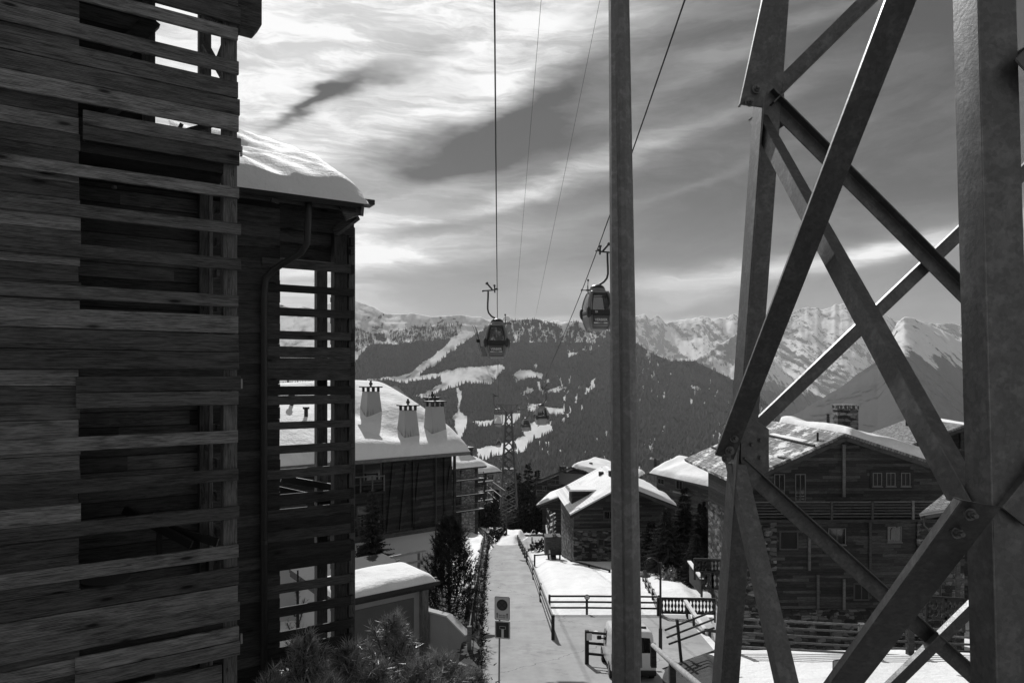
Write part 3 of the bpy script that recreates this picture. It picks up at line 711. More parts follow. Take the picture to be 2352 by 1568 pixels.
g2=gondola('right large cabin, number 25, close beside the steel mast','25',side=1); hang(g2,rxr,36,yaw=math.radians(9))
gsm=gondola('small cabin on the right rope, largest of the distant ones','',False,1); hang(gsm,rxr,82.5,yaw=math.radians(10),s=1.05)
gsl=gondola('small distant cabin hanging left of the pylon head, just below the cargo cage','',False,-1); hang(gsl,rxl,178,s=1.05)
for src,fx,Y,lb in ((gsm,rxr,128,'second small cabin on the right rope, just right of the pylon head'),(gsm,rxr,222,'tiny cabin on the right rope seen just right of the pylon shaft'),
                    (gsl,rxl,215,'tiny cabin on the left rope below the pylon arm, second below the cargo cage'),(gsl,rxl,385,'tiniest cabin, lowest on the left rope beside the pylon shaft')):
    c=copy_tree(src); c['label']=lb; c.location=(fx(Y),Y,rz(Y)-4.23*1.05)
# goods cage on the left rope
cg=empty('cargo_cage',(0,0,0),0,'slatted goods cage hanging from the left rope just before the pylon head','cargo cage')
m=MB()
for z in (0,1.25):
    for a,c in (((-.6,-.4),(.6,-.4)),((.6,-.4),(.6,.4)),((.6,.4),(-.6,.4)),((-.6,.4),(-.6,-.4))): m.bar((*a,z),(*c,z),.07,.07)
for x in (-.6,.6):
    for y in (-.4,.4): m.bar((x,y,0),(x,y,1.25),.07,.07)
m.build('frame',M['cabin_d'],cg)
m=MB()
for k in range(9): m.bar((-.6,-.4,.08+k*.14),(.6,-.4,.08+k*.14),.03,.07)
m.build('slats',M['signgrey'],cg)
m=MB().tube([(-.5,0,1.25),(-.42,0,1.9),(.2,0,2.0),(.5,0,1.25)],.05,8); m.build('yoke',M['cabin_d'],cg)
MB().tube([(0,0,1.95),(-.3,0,2.15),(-.58,0,2.6),(-.6,0,3.6)],.055,8).build('hanger_arm',M['cabin_d'],cg,True)
m=MB(); m.bar((-.8,0,3.65),(0,0,3.72),.1,.1); m.bar((-.75,0,4.0),(-.3,0,3.7),.12,.12); m.build('rope_grip',M['cabin_d'],cg)
cg.location=(rxl(92),92,rz(92)-3.72)

# ------------------------------------------------------------------ lift pylons down the hill
def xlat(mb,p0,p1,w0,w1,n,r):
    """square lattice shaft"""
    c=lambda k,t:Vector((p0.x+(p1.x-p0.x)*t,p0.y+(p1.y-p0.y)*t,p0.z+(p1.z-p0.z)*t))+Vector((k[0],k[1],0))*((w0+(w1-w0)*t)/2)
    K=[(-1,-1),(1,-1),(1,1),(-1,1)]
    ts=[1-(1-i/n)**1.0 for i in range(n+1)]
    for k in K: mb.bar(c(k,0),c(k,1),r*1.5,r*1.5)
    for i in range(n):
        for a in range(4):
            A,B=K[a],K[(a+1)%4]
            mb.bar(c(A,ts[i]),c(B,ts[i+1]),r*.8,r*.8); mb.bar(c(B,ts[i]),c(A,ts[i+1]),r*.8,r*.8)
def pylon(Y,label,hb,w0,w1,n,arm=6.4):
    x=(rxl(Y)+rxr(Y))/2; zt=rz(Y)-.4
    g=empty('lift_pylon',(x,Y,zt-hb),0,label,'pylon',group='lattice pylons of the gondola lift')
    m=MB(); xlat(m,Vector((0,0,0)),Vector((0,0,hb-1.2)),w0,w1,n,.25); m.build('shaft',M['pylonsteel'],g)
    g2_=(rxr(Y)-rxl(Y))/2
    m=MB(); m.bar((-g2_-.3,0,hb-1.0),(g2_+.3,0,hb-1.0),.35,.3); m.bar((-g2_-.6,0,hb+1.0),(g2_-.4+.9,0,hb+1.0),.26,.2)
    for s in (-1,1):
        m.bar((s*.6,0,hb-1.0),(s*(g2_-.2),0,hb+.95),.16,.16); m.bar((s*(g2_),-.0,hb-1.0),(s*(g2_+.0),0,hb+.1),.2,.2)
        m.bar((s*.6,0,hb-1),(s*.6,0,hb+1),.1,.1)
    m.bar((-g2_,0,hb+1),(-g2_+.9,0,hb-.9),.1,.1)
    m.build('crossarm',M['pylonsteel'],g)
    for s in (-1,1):
        m=MB()
        for k in range(8): yy=-2.6+k*.75; m.tube([(s*g2_-.06,yy,hb+.15-abs(yy)*.05),(s*g2_+.06,yy,hb+.15-abs(yy)*.05)],.24,10)
        m.bar((s*g2_+.15,-2.8,hb-.0),(s*g2_+.15,2.8,hb-.0),.1,.16); m.build('sheave_train',M['blacksteel'],g)
    m=MB(); w=w0+(w1-w0)*.38
    m.box(-w/2-.15,w/2+.15,-w/2-.15,w/2+.15,hb*.47,hb*.47+.12); m.build('platform',M['pylonsteel'],g)
    return g
pylon(170,'nearer steel lattice pylon with crossed struts standing in the village below','' or 28.5,4.6,1.3,13)
pylon(300,'farther lattice pylon whose crossarm shows behind the shaft of the nearer one',20,4.,1.3,9)
# ------------------------------------------------------------------ near slatted timber building
def boards(mb,F,rows,u0,u1,v,t,pxref,jit=.004,split=True,hang=.02):
    """rows: (y_top,y_bottom) in the facade at column pxref; each becomes boards about 19 cm high, end-jittered"""
    for a,b in rows:
        z1=F.Z(pxref,a,v); z0=F.Z(pxref,b,v); k=max(1,round((z1-z0)/.205)) if split else 1
        for i in range(k):
            h=(z1-z0)/k; za=z0+h*i; d=R.uniform(-jit,jit)
            e0=u0(za) if callable(u0) else u0; e1=u1
            e1+=R.uniform(-hang,hang); dt=R.uniform(-.004,.004)
            tl=R.uniform(-.006,.006)
            x0,x1,y0,y1=e0,e1,v-t+dt,v+dt; za_=za+(.003 if k>1 else 0); zb_=za+h-(.003 if k>1 else 0)
            mb.add([(x0,y0,za_),(x1,y0,za_+tl),(x1,y1,za_+tl),(x0,y1,za_),(x0,y0,zb_),(x1,y0,zb_+tl),(x1,y1,zb_+tl),(x0,y1,zb_)],
                [(0,3,2,1),(4,5,6,7),(0,1,5,4),(1,2,6,5),(2,3,7,6),(3,0,4,7)])
F1=Fr(548,8.3,3500,z=-9.6)
n1=F1.root('timber_chalet','near dark timber building with slatted balcony screens filling the left side','building')
L0=-3.6
m=MB()
boards(m,F1,[(432,457),(513,539),(595,621),(679,706),(987,1015),(1074,1101),(1159,1188),(1247,1276),(70,97),(146,176)],L0,0,0,.045,548)
boards(m,F1,[(727,849),(1299,1421),(193,306),(-60,60)],L0,0,0,.045,548)
uL=F1.U(190); uc0=F1.U(205)
boards(m,F1,[(320,382)],F1.U(190),0,.0,.05,548); boards(m,F1,[(864,929)],F1.U(174),0,.0,.05,548); boards(m,F1,[(1435,1501)],F1.U(172),0,.0,.05,548)
boards(m,F1,[(1512,1568),(1578,1660),(1670,1760),(1800,2200)],L0,F1.U(512),.05,.045,548)
for z in np.arange(-.2,0,.2): pass
o=m.build('slatted_screen',M['wood'],n1); bevel(o,.004,1)
# closed cladding left of the openings, set back behind the long slats
m=MB(); uc=F1.U(182); zz=F1.Z(548,2300)
z=F1.Z(548,2200)
while z<F1.Z(548,-200):
    h=R.uniform(.165,.2); e=uc+R.uniform(-.01,.02)
    m.box(L0,e,.012,.05,z,z+h-.004); z+=h
o=m.build('recessed_cladding',M['wood'],n1); bevel(o,.003,1)
MB().box(L0,F1.U(335,1.2),1.25,1.4,F1.Z(548,322),F1.Z(548,-200)).build('upper_wall',M['logwall_b'],n1)
BW=woodmat('balcony_wall',.03,.2,plank=.19,knots=False)
# body: back wall of the balconies, floors, ceilings, posts
ub=F1.U(458,1.35); ztop=F1.Z(548,300); zlow=0
MB().box(L0,ub,1.35,1.5,0,F1.Z(548,320)).build('back_wall',BW,n1)
MB().box(L0-.1,L0,0,1.5,0,F1.Z(548,-200)).build('side_wall',M['logwall_b'],n1)
MB().box(uc-.04,uc,.05,1.35,0,F1.Z(548,330)).build('partition_wall',M['logwall_b'],n1)
zf1=F1.Z(548,858); zf2=F1.Z(548,1425)
for za,zb in ((F1.Z(548,382)-.1,F1.Z(548,330)),(F1.Z(548,855)-.1,F1.Z(548,800)),(F1.Z(548,1421)-.1,F1.Z(548,1370))):
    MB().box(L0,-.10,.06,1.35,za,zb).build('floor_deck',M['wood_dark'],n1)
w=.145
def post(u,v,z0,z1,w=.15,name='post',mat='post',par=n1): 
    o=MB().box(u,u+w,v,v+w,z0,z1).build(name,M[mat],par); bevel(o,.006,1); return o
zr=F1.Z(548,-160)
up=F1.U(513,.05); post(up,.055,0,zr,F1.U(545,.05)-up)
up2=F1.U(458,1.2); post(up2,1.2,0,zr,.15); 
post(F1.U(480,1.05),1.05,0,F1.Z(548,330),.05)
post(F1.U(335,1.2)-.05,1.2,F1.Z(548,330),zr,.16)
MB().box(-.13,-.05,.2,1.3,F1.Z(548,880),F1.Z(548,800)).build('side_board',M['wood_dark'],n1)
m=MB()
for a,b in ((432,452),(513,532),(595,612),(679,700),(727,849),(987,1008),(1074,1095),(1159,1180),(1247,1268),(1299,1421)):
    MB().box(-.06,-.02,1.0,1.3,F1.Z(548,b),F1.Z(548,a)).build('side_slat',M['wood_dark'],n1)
# knee braces and purlin ends under the gable
m=MB(); u_=F1.U(300,1.2)
m.bar((F1.U(245,1.2),1.25,F1.Z(340,175,1.2)),(F1.U(352,1.2),1.25,F1.Z(340,40,1.2)),.12,.2); m.build('knee_brace',M['wood_dark'],n1)
m=MB(); m.bar((F1.U(200,1.2),1.25,F1.Z(200,300,1.2)),(F1.U(330,1.2),1.25,F1.Z(330,205,1.2)),.08,.10); m.bar((F1.U(420,1.2),1.3,F1.Z(420,280,1.2)),(F1.U(395,1.2),1.3,F1.Z(395,330,1.2)),.05,.05)
m.bar((F1.U(400,.9),.9,F1.Z(400,310,.9)),(F1.U(545,.9),.9,F1.Z(545,270,.9)),.05,.07); m.build('gable_brace',M['wood_dark'],n1)
m=MB(); m.bar((F1.U(505,.6),.6,F1.Z(505,150,.6)),(F1.U(540,.1),.1,F1.Z(540,60,.1)),.10,.14); m.bar((F1.U(470,.9),.9,F1.Z(470,100,.9)),(F1.U(520,.9),.9,F1.Z(520,190,.9)),.06,.08); m.build('corner_brace',M['wood_dark'],n1)
# roof timbers poking out at top right
zb0=F1.Z(600,68); zb1=F1.Z(600,-10)
o=MB().prism([(-.35,.1,zb0+.12),(-.2,.1,zb0),(.225,.1,zb0),(.30,.1,zb0+.11),(.30,.1,zb1+.12),(-.35,.1,zb1+.12)],(0,.22,0)).build('purlin_end',M['wood'],n1); bevel(o,.008,1)
o=MB().prism([(-.3,.1,zb1+.125),(.315,.1,zb1+.125),(.33,.1,zb1+.5),(-.3,.1,zb1+.5)],(0,.22,0)).build('purlin_end',M['wood'],n1); bevel(o,.008,1)
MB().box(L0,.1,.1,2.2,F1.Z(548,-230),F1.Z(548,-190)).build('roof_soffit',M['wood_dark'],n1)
# metal clips on board ends
for py in (345,878,1462):
    MB().box(.018,.04,-.03,.01,F1.Z(552,py+14),F1.Z(552,py-8)).build('metal_bracket',M['gutter'],n1)
# ceiling lamp
MB().tube([(F1.U(262,.7),.7,F1.Z(262,427,.7)),(F1.U(262,.7),.7,F1.Z(262,433,.7))],.03,12).build('ceiling_spot',M['frame_p'],n1)
# balcony furniture seen through the slats
t=empty('round_table',tuple(F1.w(F1.U(243,.75),.75,F1.Z(243,1400,.75))),F1.rz,'small dark round table on the lowest balcony of the slatted building','table')
zt=F1.Z(243,1328,.75)-F1.Z(243,1400,.75)
MB().tube([(0,0,zt-.03),(0,0,zt)],.26,28).build('tabletop',M['plaster_grey'],t); MB().tube([(0,0,0),(0,0,zt-.03)],.03,10).build('stem',M['blacksteel'],t); MB().tube([(0,0,-.02),(0,0,.015)],.2,20).build('foot',M['blacksteel'],t)
st=empty('balcony_stair',tuple(F1.w(0,0,0)),F1.rz,'dark sloping stair rail behind the lowest slats of the near building','handrail')
m=MB(); m.bar((F1.U(285,1.1),1.1,F1.Z(285,1170,1.1)),(F1.U(440,.6),.6,F1.Z(440,1250,.6)),.05,.10); m.build('rail',M['blacksteel'],st)
m=MB(); m.bar((F1.U(358,1.0),1.0,F1.Z(358,1205,1.)),(F1.U(500,.6),.6,F1.Z(500,1245,.6)),.05,.10); m.build('rail',M['blacksteel'],st)
MB().bar((F1.U(366,1.0),1.0,F1.Z(366,1205,1.)),(F1.U(366,1.0),1.0,F1.Z(366,1290,1.)),.06,.06).build('newel',M['blacksteel'],st)

# ------------------------------------------------------------------ second timber building with the snow-laden roof
F2=Fr(808,12.4,3800,z=-10.3)
n2=F2.root('timber_chalet','dark timber building with thick snow on its roof and a see-through slatted balcony','building')
L2=F2.U(430); uo=F2.U(643)
m=MB(); rows=[(609,628),(664,680),(714,732),(765,783),(963,979),(1014,1032),(1066,1086),(1120,1143),(1316,1335),(1366,1386),(1418,1438)]
boards(m,F2,rows,uo-.3,-.02,0,.04,808,hang=.012)
boards(m,F2,[(798,873),(885,926),(1152,1222),(1235,1286),(1451,1500),(1515,1568),(1600,1700)],uo-.3,-.02,0,.04,808,hang=.012)
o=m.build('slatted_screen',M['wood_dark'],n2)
m=MB()                                       # short board ends on the return side
for a,b in rows+[(798,830),(832,862),(890,915),(1160,1190),(1195,1222),(1240,1262),(545,565),(572,585)]:
    m.box(-.03,.035,-.045,.45,F2.Z(808,b),F2.Z(808,a))
m.build('corner_boards',M['wood_dark'],n2)
u7=F2.U(725,1.1)
m=MB()
for a,b in [(664,680),(714,732),(765,783),(963,979),(1014,1032),(1066,1086),(798,926),(1152,1286),(1316,1335),(1366,1386),(1418,1438)]:
    MB().box(-.08,-.03,.1,1.1,F2.Z(808,b)-.02,F2.Z(808,a)-.05).build('side_slat',M['wood_dark'],n2)
ZE2=F2.Z(808,502)+.15
# wall left of the opening
m=MB(); z=0
while z<ZE2-.02: 
    h=R.uniform(.16,.2); m.box(L2,uo+R.uniform(-.008,.008),.0,.05,z,z+h-.004); z+=h
m.build('plank_wall',M['wood_dark'],n2)
MB().box(L2,uo-.02,.05,.3,0,ZE2).build('wall_core',M['roofedge'],n2)
zt2=F2.Z(808,520)
MB().box(uo-.02,F2.U(790,.3),.25,.5,F2.Z(700,560,.3),ZE2+.12).build('eaves_beam',M['wood_dark'],n2)
MB().box(uo-.02,.05,.02,.12,F2.Z(808,540),ZE2).build('head_board',M['wood_dark'],n2)
a=F2.U(768,.05); post(a,.045,0,zt2,-.12-a+.05,par=n2); post(F2.U(792,.3),.06,0,zt2,.12,par=n2); post(u7,1.0,0,zt2,F2.U(749,1.1)-u7,par=n2)
for py in (835,1200): MB().box(uo-.3,-.1,.05,1.1,F2.Z(808,py+22),F2.Z(808,py)).build('floor_deck',M['wood_dark'],n2)
MB().box(uo-.3,F2.U(785,.5),.45,.62,F2.Z(700,598,.5),F2.Z(700,550,.5)).build('tie_beam',M['wood_dark'],n2)
# eaves: soffit, fascia, gutter, bargeboard, slate edge
ze=F2.Z(808,502); ue=F2.U(822,-.55)
MB().add([(L2,-.6,ze-.02),(ue,-.6,ze-.02),(ue,4.2,ze+1.38),(L2,4.2,ze+1.38),(L2,-.6,ze+.13),(ue,-.6,ze+.13),(ue,4.2,ze+1.53),(L2,4.2,ze+1.53)],
   [(0,3,2,1),(4,5,6,7),(0,1,5,4),(1,2,6,5),(2,3,7,6),(3,0,4,7)]).build('roof_deck',M['wood_dark'],n2)
m=MB(); u=L2
while u<ue+.12:                              # ragged slab edge
    w_=R.uniform(.1,.22); m.box(u,u+w_-.006,-.70+R.uniform(-.02,.02),-.4,ze+.13,ze+.19+R.uniform(0,.03)); u+=w_
m.build('slab_edge',M['slate_bare'],n2)
m=MB(); pts=[]
for k in range(9):
    t=PI+PI*k/8; pts.append((0,-.70+.075*math.cos(t),ze+.10+.075*math.sin(t)))
m.prism([(L2,p[1],p[2]) for p in pts],(ue+.02-L2,0,0)); m.build('gutter',M['pipe'],n2)
zd=ze
m=MB().tube([(F2.U(708,-.6),-.62,ze+.03),(F2.U(708,-.6),-.62,ze-.12),(F2.U(704,-.55),-.58,F2.Z(704,560,-.58)),(F2.U(690,-.45),-.5,F2.Z(690,580,-.5)),(F2.U(630,-.14),-.14,F2.Z(630,618,-.14)),(F2.U(610,-.08),-.09,F2.Z(608,640,-.09)),(F2.U(606,-.08),-.09,F2.Z(606,680,-.09)),(F2.U(606,-.08),-.09,1.2)],.055,12)
m.build('downpipe',M['pipe'],n2,True)
m=MB()
for py in (880,1240): m.tube([(F2.U(606,-.08),-.09,F2.Z(606,py,-.09)),(F2.U(606,-.08),-.09,F2.Z(606,py+8,-.09))],.064,12)
m.build('pipe_clamp',M['pipe'],n2)
# bargeboards rising along the verge
vx=ue
m=MB(); m.bar((vx+.02,-.75,ze+.02),(vx+.02,4.2,ze+1.50),.05,.26); m.build('bargeboard',M['post'],n2)
m=MB(); m.bar((F2.U(790,-.5),-.5,ze-.08),(vx,-.55,ze+.04),.12,.18); m.bar((F2.U(770,.0),.02,ze-.28),(vx+.05,-.35,ze-.02),.10,.14); m.build('rafter_end',M['wood'],n2)
# snow load
def snow2(i,j):
    u=L2+(ue+.12-L2)*i; v=-.86+5.0*j
    vv=max(v,-.6); zs=ze+.2+(vv+.6)*.41
    th=.46+.05*math.sin(u*1.7+1.2)+.05*math.sin(u*.9+v*1.1)+.30*(vnoise(np.array([u*.9+30]),np.array([v*.6+u*.3]),11)[0]-.5)+.12*(vnoise(np.array([u*2.1+3]),np.array([v*1.6]),12)[0]-.5)
    ev=min(1,max(0,(v+.86)/1.0)); eu=min(1,max(0,(ue+.12-u)/.42))
    e=math.sqrt(max(0,1-(1-ev)**2.0))*math.sqrt(max(0,1-(1-eu)**2.2))
    z=zs+th*e-.02-(.10 if v<-.6 else 0)*(1-ev)
    z+= .02*math.sin(u*9+v*5)*e
    z+=.05*(vnoise(np.array([v*7+40]),np.array([u*1.2]),5)[0]-.5)*max(0,1-eu*.8)*min(1,eu*3)
    return (u,v,z)
MB().grid(snow2,110,70).build('snow_cover',snowmat('roof_snow',.84,2.2,.03),n2,True)
m=MB(); m.bar((F2.U(618,-.55),-.70,F2.Z(618,462,-.6)),(F2.U(636,-.55),-.68,F2.Z(636,468,-.6)),.05,.07); m.bar((F2.U(772,-.4),-.62,F2.Z(772,466,-.6)),(F2.U(780,-.4),-.62,F2.Z(780,478,-.6)),.05,.1); m.build('snow_guard',M['blacksteel'],n2)
# railing and deck behind the lower slats
st=empty('stair_railing',tuple(F2.w(0,0,0)),F2.rz,'dark stair flight with snow-dusted rail seen through the second slatted balcony','railing')
m=MB(); m.bar((F2.U(646,.9),.9,F2.Z(646,1098,.9)),(F2.U(800,.9),.9,F2.Z(800,1125,.9)),.06,.12); m.bar((F2.U(640,1.),1.,F2.Z(640,1125,1.)),(F2.U(800,1.),1.,F2.Z(800,1160,1.)),.06,.14); m.build('rail',M['blacksteel'],st)
m=MB(); m.bar((F2.U(646,.9),.9,F2.Z(646,1091,.9)),(F2.U(800,.9),.9,F2.Z(800,1118,.9)),.05,.015); m.build('snow_strip',M['snow'],st)
# ------------------------------------------------------------------ helpers for houses
def window(par,F,x0,y0,x1,y1,v=0,bars=1,pale=False,fw=.07,sill=True,pane='pane',hb=0,recess=.0):
    """window given by its corners on the facade (photo columns and rows) -> frame with bars, pane, sill"""
    u0=F.U(x0,v); u1=F.U(x1,v); zb=F.Z((x0+x1)/2,y1,v); zt=F.Z((x0+x1)/2,y0,v)
    m=MB(); a=v-.05
    m.box(u0,u0+fw,a,v-.003,zb,zt); m.box(u1-fw,u1,a,v-.003,zb,zt); m.box(u0+fw,u1-fw,a,v-.003,zt-fw,zt); m.box(u0+fw,u1-fw,a,v-.003,zb,zb+fw)
    for k in range(bars):
        c=u0+(u1-u0)*(k+1)/(bars+1); m.box(c-fw*.35,c+fw*.35,a+.01,v-.003,zb+fw,zt-fw)
    for k in range(hb):
        c=zb+(zt-zb)*(k+1)/(hb+1); m.box(u0+fw,u1-fw,a+.015,v-.003,c-fw*.2,c+fw*.2)
    w_=m.build('window',M['frame_p' if pale else 'frame_w'],par)
    MB().box(u0+fw*.5,u1-fw*.5,v-.02,v-.008,zb+fw*.5,zt-fw*.5).build('pane',M[pane],w_)
    if sill: MB().box(u0-.05,u1+.05,v-.10,v-.004,zb-.06,zb-.004).build('sill',M['frame_p' if pale else 'railwood'],w_)
    return w_
def roofplane(par,name,pts,th,mat,n=1):
    """sloping slab through 4 local points (eave-left, eave-right, ridge-right, ridge-left); its own frame so courses run level"""
    p=[Vector(q) for q in pts]; ux=(p[1]-p[0]).normalized(); nz=ux.cross(p[3]-p[0]).normalized()
    if nz.z<0: nz=-nz
    uy=nz.cross(ux)
    Mx=Matrix((ux,uy,nz)).transposed().to_4x4(); Mx.translation=p[0]
    q=[Mx.inverted()@x for x in p]; m=MB(); m.prism([(a.x,a.y,-th) for a in q],(0,0,th))
    o=m.build(name,M[mat],par); o.matrix_local=Mx; return o,Mx,q
def snowpad(par,pts,th,seed,edge=.6,nu=40,nv=30,name='snow_cover',wob=.3,mat='snow'):
    """thick rounded snow blanket over a quad of 4 local points"""
    p=[Vector(q) for q in pts]; L1=(p[1]-p[0]).length; L2_=(p[3]-p[0]).length
    def fn(i,j):
        b=p[0]*(1-i)*(1-j)+p[1]*i*(1-j)+p[2]*i*j+p[3]*(1-i)*j
        du=min(i,1-i)*L1/edge; dv=min(j,1-j)*L2_/edge
        e=math.sqrt(max(0,1-(1-min(1,du))**2.2))*math.sqrt(max(0,1-(1-min(1,dv))**2.2))
        n=vnoise(np.array([b.x*.5+seed]),np.array([b.y*.5+b.z*.3]),seed)[0]
        n2=vnoise(np.array([b.x*1.4+seed]),np.array([b.y*1.4]),seed+1)[0]
        return b+Vector((0,0,th*e*(1+wob*(n-.5)*2+wob*.35*(n2-.5))-.01*(1-e)))
    return MB().grid(fn,nu,nv).build(name,M[mat],par,True)
def rails(par,p,q,h,n,posts,mat='railwood',t=.06,pt=.1,name='railing',capz=True):
    """level rails between p and q with posts; one part"""
    m=MB(); p=Vector(p); q=Vector(q)
    for k in range(n):
        z=h*(k+1)/n; m.bar(p+Vector((0,0,z)),q+Vector((0,0,z)),t*.6,t)
    for k in range(posts):
        c=p+(q-p)*(k/(max(1,posts-1))); m.bar(c,c+Vector((0,0,h+.06)),pt,pt,(1,0,0))
    return m.build(name,M[mat],par)

# ------------------------------------------------------------------ house with the four white chimneys
F3=Fr(1048,45.5,3300,z=-17.5)
n3=F3.root('snowy_roof_house','large dark timber house whose snow-covered roof carries four pale tapering chimneys','building')
ua=F3.U(560); zev=F3.Z(1048,1034); zbw=F3.Z(893,1226); 
MB().box(ua,-.35,.0,9,zbw,zev+.1).build('timber_wall',M['logwall'],n3)
MB().box(ua,-.6,.35,8.8,-2,zbw-.004).build('base_wall',M['plaster'],n3)
MB().box(ua,-.05,-.12,9.1,zbw-.22,zbw+.05).build('floor_beam',M['wood_dark'],n3)
m=MB()
for px in (905,935,965): m.bar((F3.U(px,-.05),-.05,F3.Z(px,1065,-.05)),(F3.U(px-14,-.05),-.05,zbw+.1),.10,.22)
for px in (882,1044,1022,950): m.bar((F3.U(px,-.04),-.04,zev),(F3.U(px,-.04),-.04,zbw),.12,.16,(1,0,0))
m.bar((F3.U(1036,-.05),-.05,F3.Z(1036,1070,-.05)),(F3.U(1018,-.05),-.05,zbw+.1),.10,.18)
m.build('timber_braces',M['logwall'],n3)
m=MB().tube([(F3.U(1001,-.12),-.12,zev),(F3.U(1001,-.12),-.12,-1)],.05,8); m.build('downpipe',M['pipe'],n3)
window(n3,F3,833,1062,876,1105,0,0,False,.08); window(n3,F3,818,1160,852,1215,0,0,False,.08); window(n3,F3,820,1255,845,1292,.35,0,False,.07,False)
rails(n3,(F3.U(800,-.5),-.5,F3.Z(850,1128,-.5)),(F3.U(882,-.5),-.5,F3.Z(882,1128,-.5)),.95,2,4,'railwood',.07,.08)
rails(n3,(F3.U(800,-.5),-.5,F3.Z(850,1224,-.5)),(F3.U(870,-.5),-.5,F3.Z(870,1224,-.5)),.95,2,4,'railwood',.07,.08)
for py in (1130,1227): MB().box(F3.U(790,-.5),F3.U(884,-.5),-.6,-.02,F3.Z(850,py+5,-.5),F3.Z(850,py,-.5)).build('balcony_slab',M['wood_dark'],n3)
sl=.42; er=.45; dv=9.0
A3=[(ua,-.9,zev-.05),(er,-.9,zev-.05),(er-.3,dv,zev+sl*(dv+.9)),(ua,dv,zev+sl*(dv+.9))]
roofplane(n3,'roof',A3,.22,'roofedge')
MB().bar((ua,-.95,zev-.12),(er,-.95,zev-.12),.16,.22).build('fascia_gutter',M['railwood'],n3)
S3=[(ua,-.98,zev-.02),(er+.05,-.98,zev-.02),(er-.9,dv,zev-.02+sl*(dv+.98)),(ua,dv,zev-.02+sl*(dv+.98))]
def sn3(i,j):
    u=ua+(er+.05-1.6*j**2.2-ua)*i; v=-.98+(dv+.98)*j; b=zev+sl*(v+.98)
    e=math.sqrt(max(0,1-(1-min(1,j*11/.8))**2.2))*math.sqrt(max(0,1-(1-min(1,(1-i)*(er-ua)/1.3))**2.2))*math.sqrt(max(0,1-(1-min(1,(1-j)*11/1.2))**2.))
    d=0
    for (cu,cv,rr) in CH3: d-=.28*math.exp(-((u-cu+.9)**2/1.4+(v-cv)**2/1.0))-.18*math.exp(-((u-cu-1.2)**2/1.2+(v-cv)**2/1.2))
    return (u,v,b+e*(.70+.12*math.sin(u*.6+v*.5)+d)-.01)
def roofhit(px,py,off=.7):
    # where the line of sight meets the roof slope (raised by the snow)
    o=Vector((F3.O.x,F3.O.y,F3.z)); r=Vector(((px-CX)/F0,1,(HZ-py)/F0))
    ru=Vector((r.x,r.y)).dot(F3.u); rv=Vector((r.x,r.y)).dot(F3.n); ou=-F3.O.dot(F3.u); ov=-F3.O.dot(F3.n)
    t=(zev+sl*(ov+.98)+off+F3.z)/(r.z-sl*rv); return ou+t*ru, ov+t*rv
CH=[(856,940,46,902),(942,985,45,945),(1004,984,46,936),(998,962,34,927)]
CH3=[(*roofhit(a,b),c) for a,b,c,d in CH]
MB().grid(sn3,90,60).build('snow_cover',M['snow'],n3,True)
cm,cnt,cb,ctc=newmat('chimney_render'); s_=nd(cnt,'ShaderNodeSeparateXYZ',{0:ctc.outputs['Object']})
stn=mt(cnt,'MULTIPLY',ss(cnt,noise(cnt,mapv(cnt,ctc.outputs['Object'],(5,5,.8)),1.5,5),.45,.65),ss(cnt,s_.outputs[2],1.3,.2))
link(cnt,lerp(cnt,stn,.42,.17),cb.inputs['Base Color']); cb.inputs['Roughness'].default_value=.9
for (px,py,wpx,ptop),(cu,cv,_) in zip(CH,CH3):
    cv+=.3; zb=zev+sl*(cv+.98)-.3; Y=F3.w(cu,cv,0).y; w=wpx*Y/F0*.95; h=(py-ptop)/F0*Y+.95
    c=empty('chimney',(cu,cv,zb)); c.parent=n3
    m=MB(); a=w/2; b=w*.34; q=h
    m.add([(-a,-a,0),(a,-a,0),(a,a,0),(-a,a,0),(-b,-b,q),(b,-b,q),(b,b,q),(-b,b,q)],[(0,3,2,1),(4,5,6,7),(0,1,5,4),(1,2,6,5),(2,3,7,6),(3,0,4,7)])
    bevel(m.build('chimney_stack',cm,c),.03)
    m=MB()
    for x in (-b*.85,-.0,b*.85):
        for y in (-b*.85,b*.85): m.box(x-.07,x+.07,y-.07,y+.07,q,q+.28)
    m.box(-b*1.35,b*1.35,-b*1.35,b*1.35,q+.28,q+.36); m.box(-.05,.05,-.05,.05,q+.36,q+.75); m.box(-.09,.09,-.09,.09,q+.45,q+.6)
    m.build('chimney_cap',M['blacksteel'],c)
for px,py in ((703,958),(670,930)):
    cu,cv=roofhit(px,py); zb=zev+sl*(cv+.98)+.3
    MB().tube([(cu,cv,zb),(cu,cv,zb+.9),(cu,cv,zb+.92),(cu,cv,zb+1.05)],[.12,.12,.2,.2],10).build('vent_pipe',M['blacksteel'],n3)

# ------------------------------------------------------------------ stone apartment block beyond it
F4=Fr(1098,118,3300,z=-33)
n4=F4.root('apartment_block','stone and timber apartment block with stacked balconies beside the lift pylon','building')
ul=F4.U(1036); z0=F4.Z(1098,1064)
MB().box(ul-6,0,0,14,0,z0).build('wall',M['logwall'],n4)
MB().box(F4.U(1061,-.3),F4.U(1090,-.3),-.35,.0,0,z0-.3).build('stone_wall',M['stone_pale'],n4)
fl=[1101,1136,1172]
for py in fl:
    zz=F4.Z(1070,py,-1.6)
    MB().box(ul-4,0.1,-1.7,-.36,zz-.25,zz).build('balcony_slab',M['wood_dark'],n4)
    rails(n4,(ul-4,-1.65,zz),(0.05,-1.65,zz),1.0,4,9,'railwood',.08,.1)
    MB().box(ul,0.1,-1.75,-1.6,zz-.02,zz+.03).build('snow_strip',M['snow'],n4)
for x0,x1 in ((1046,1058),):
    for y0 in (1070,1108,1143): window(n4,F4,x0,y0,x1,y0+26,0,1,False,.12,False)
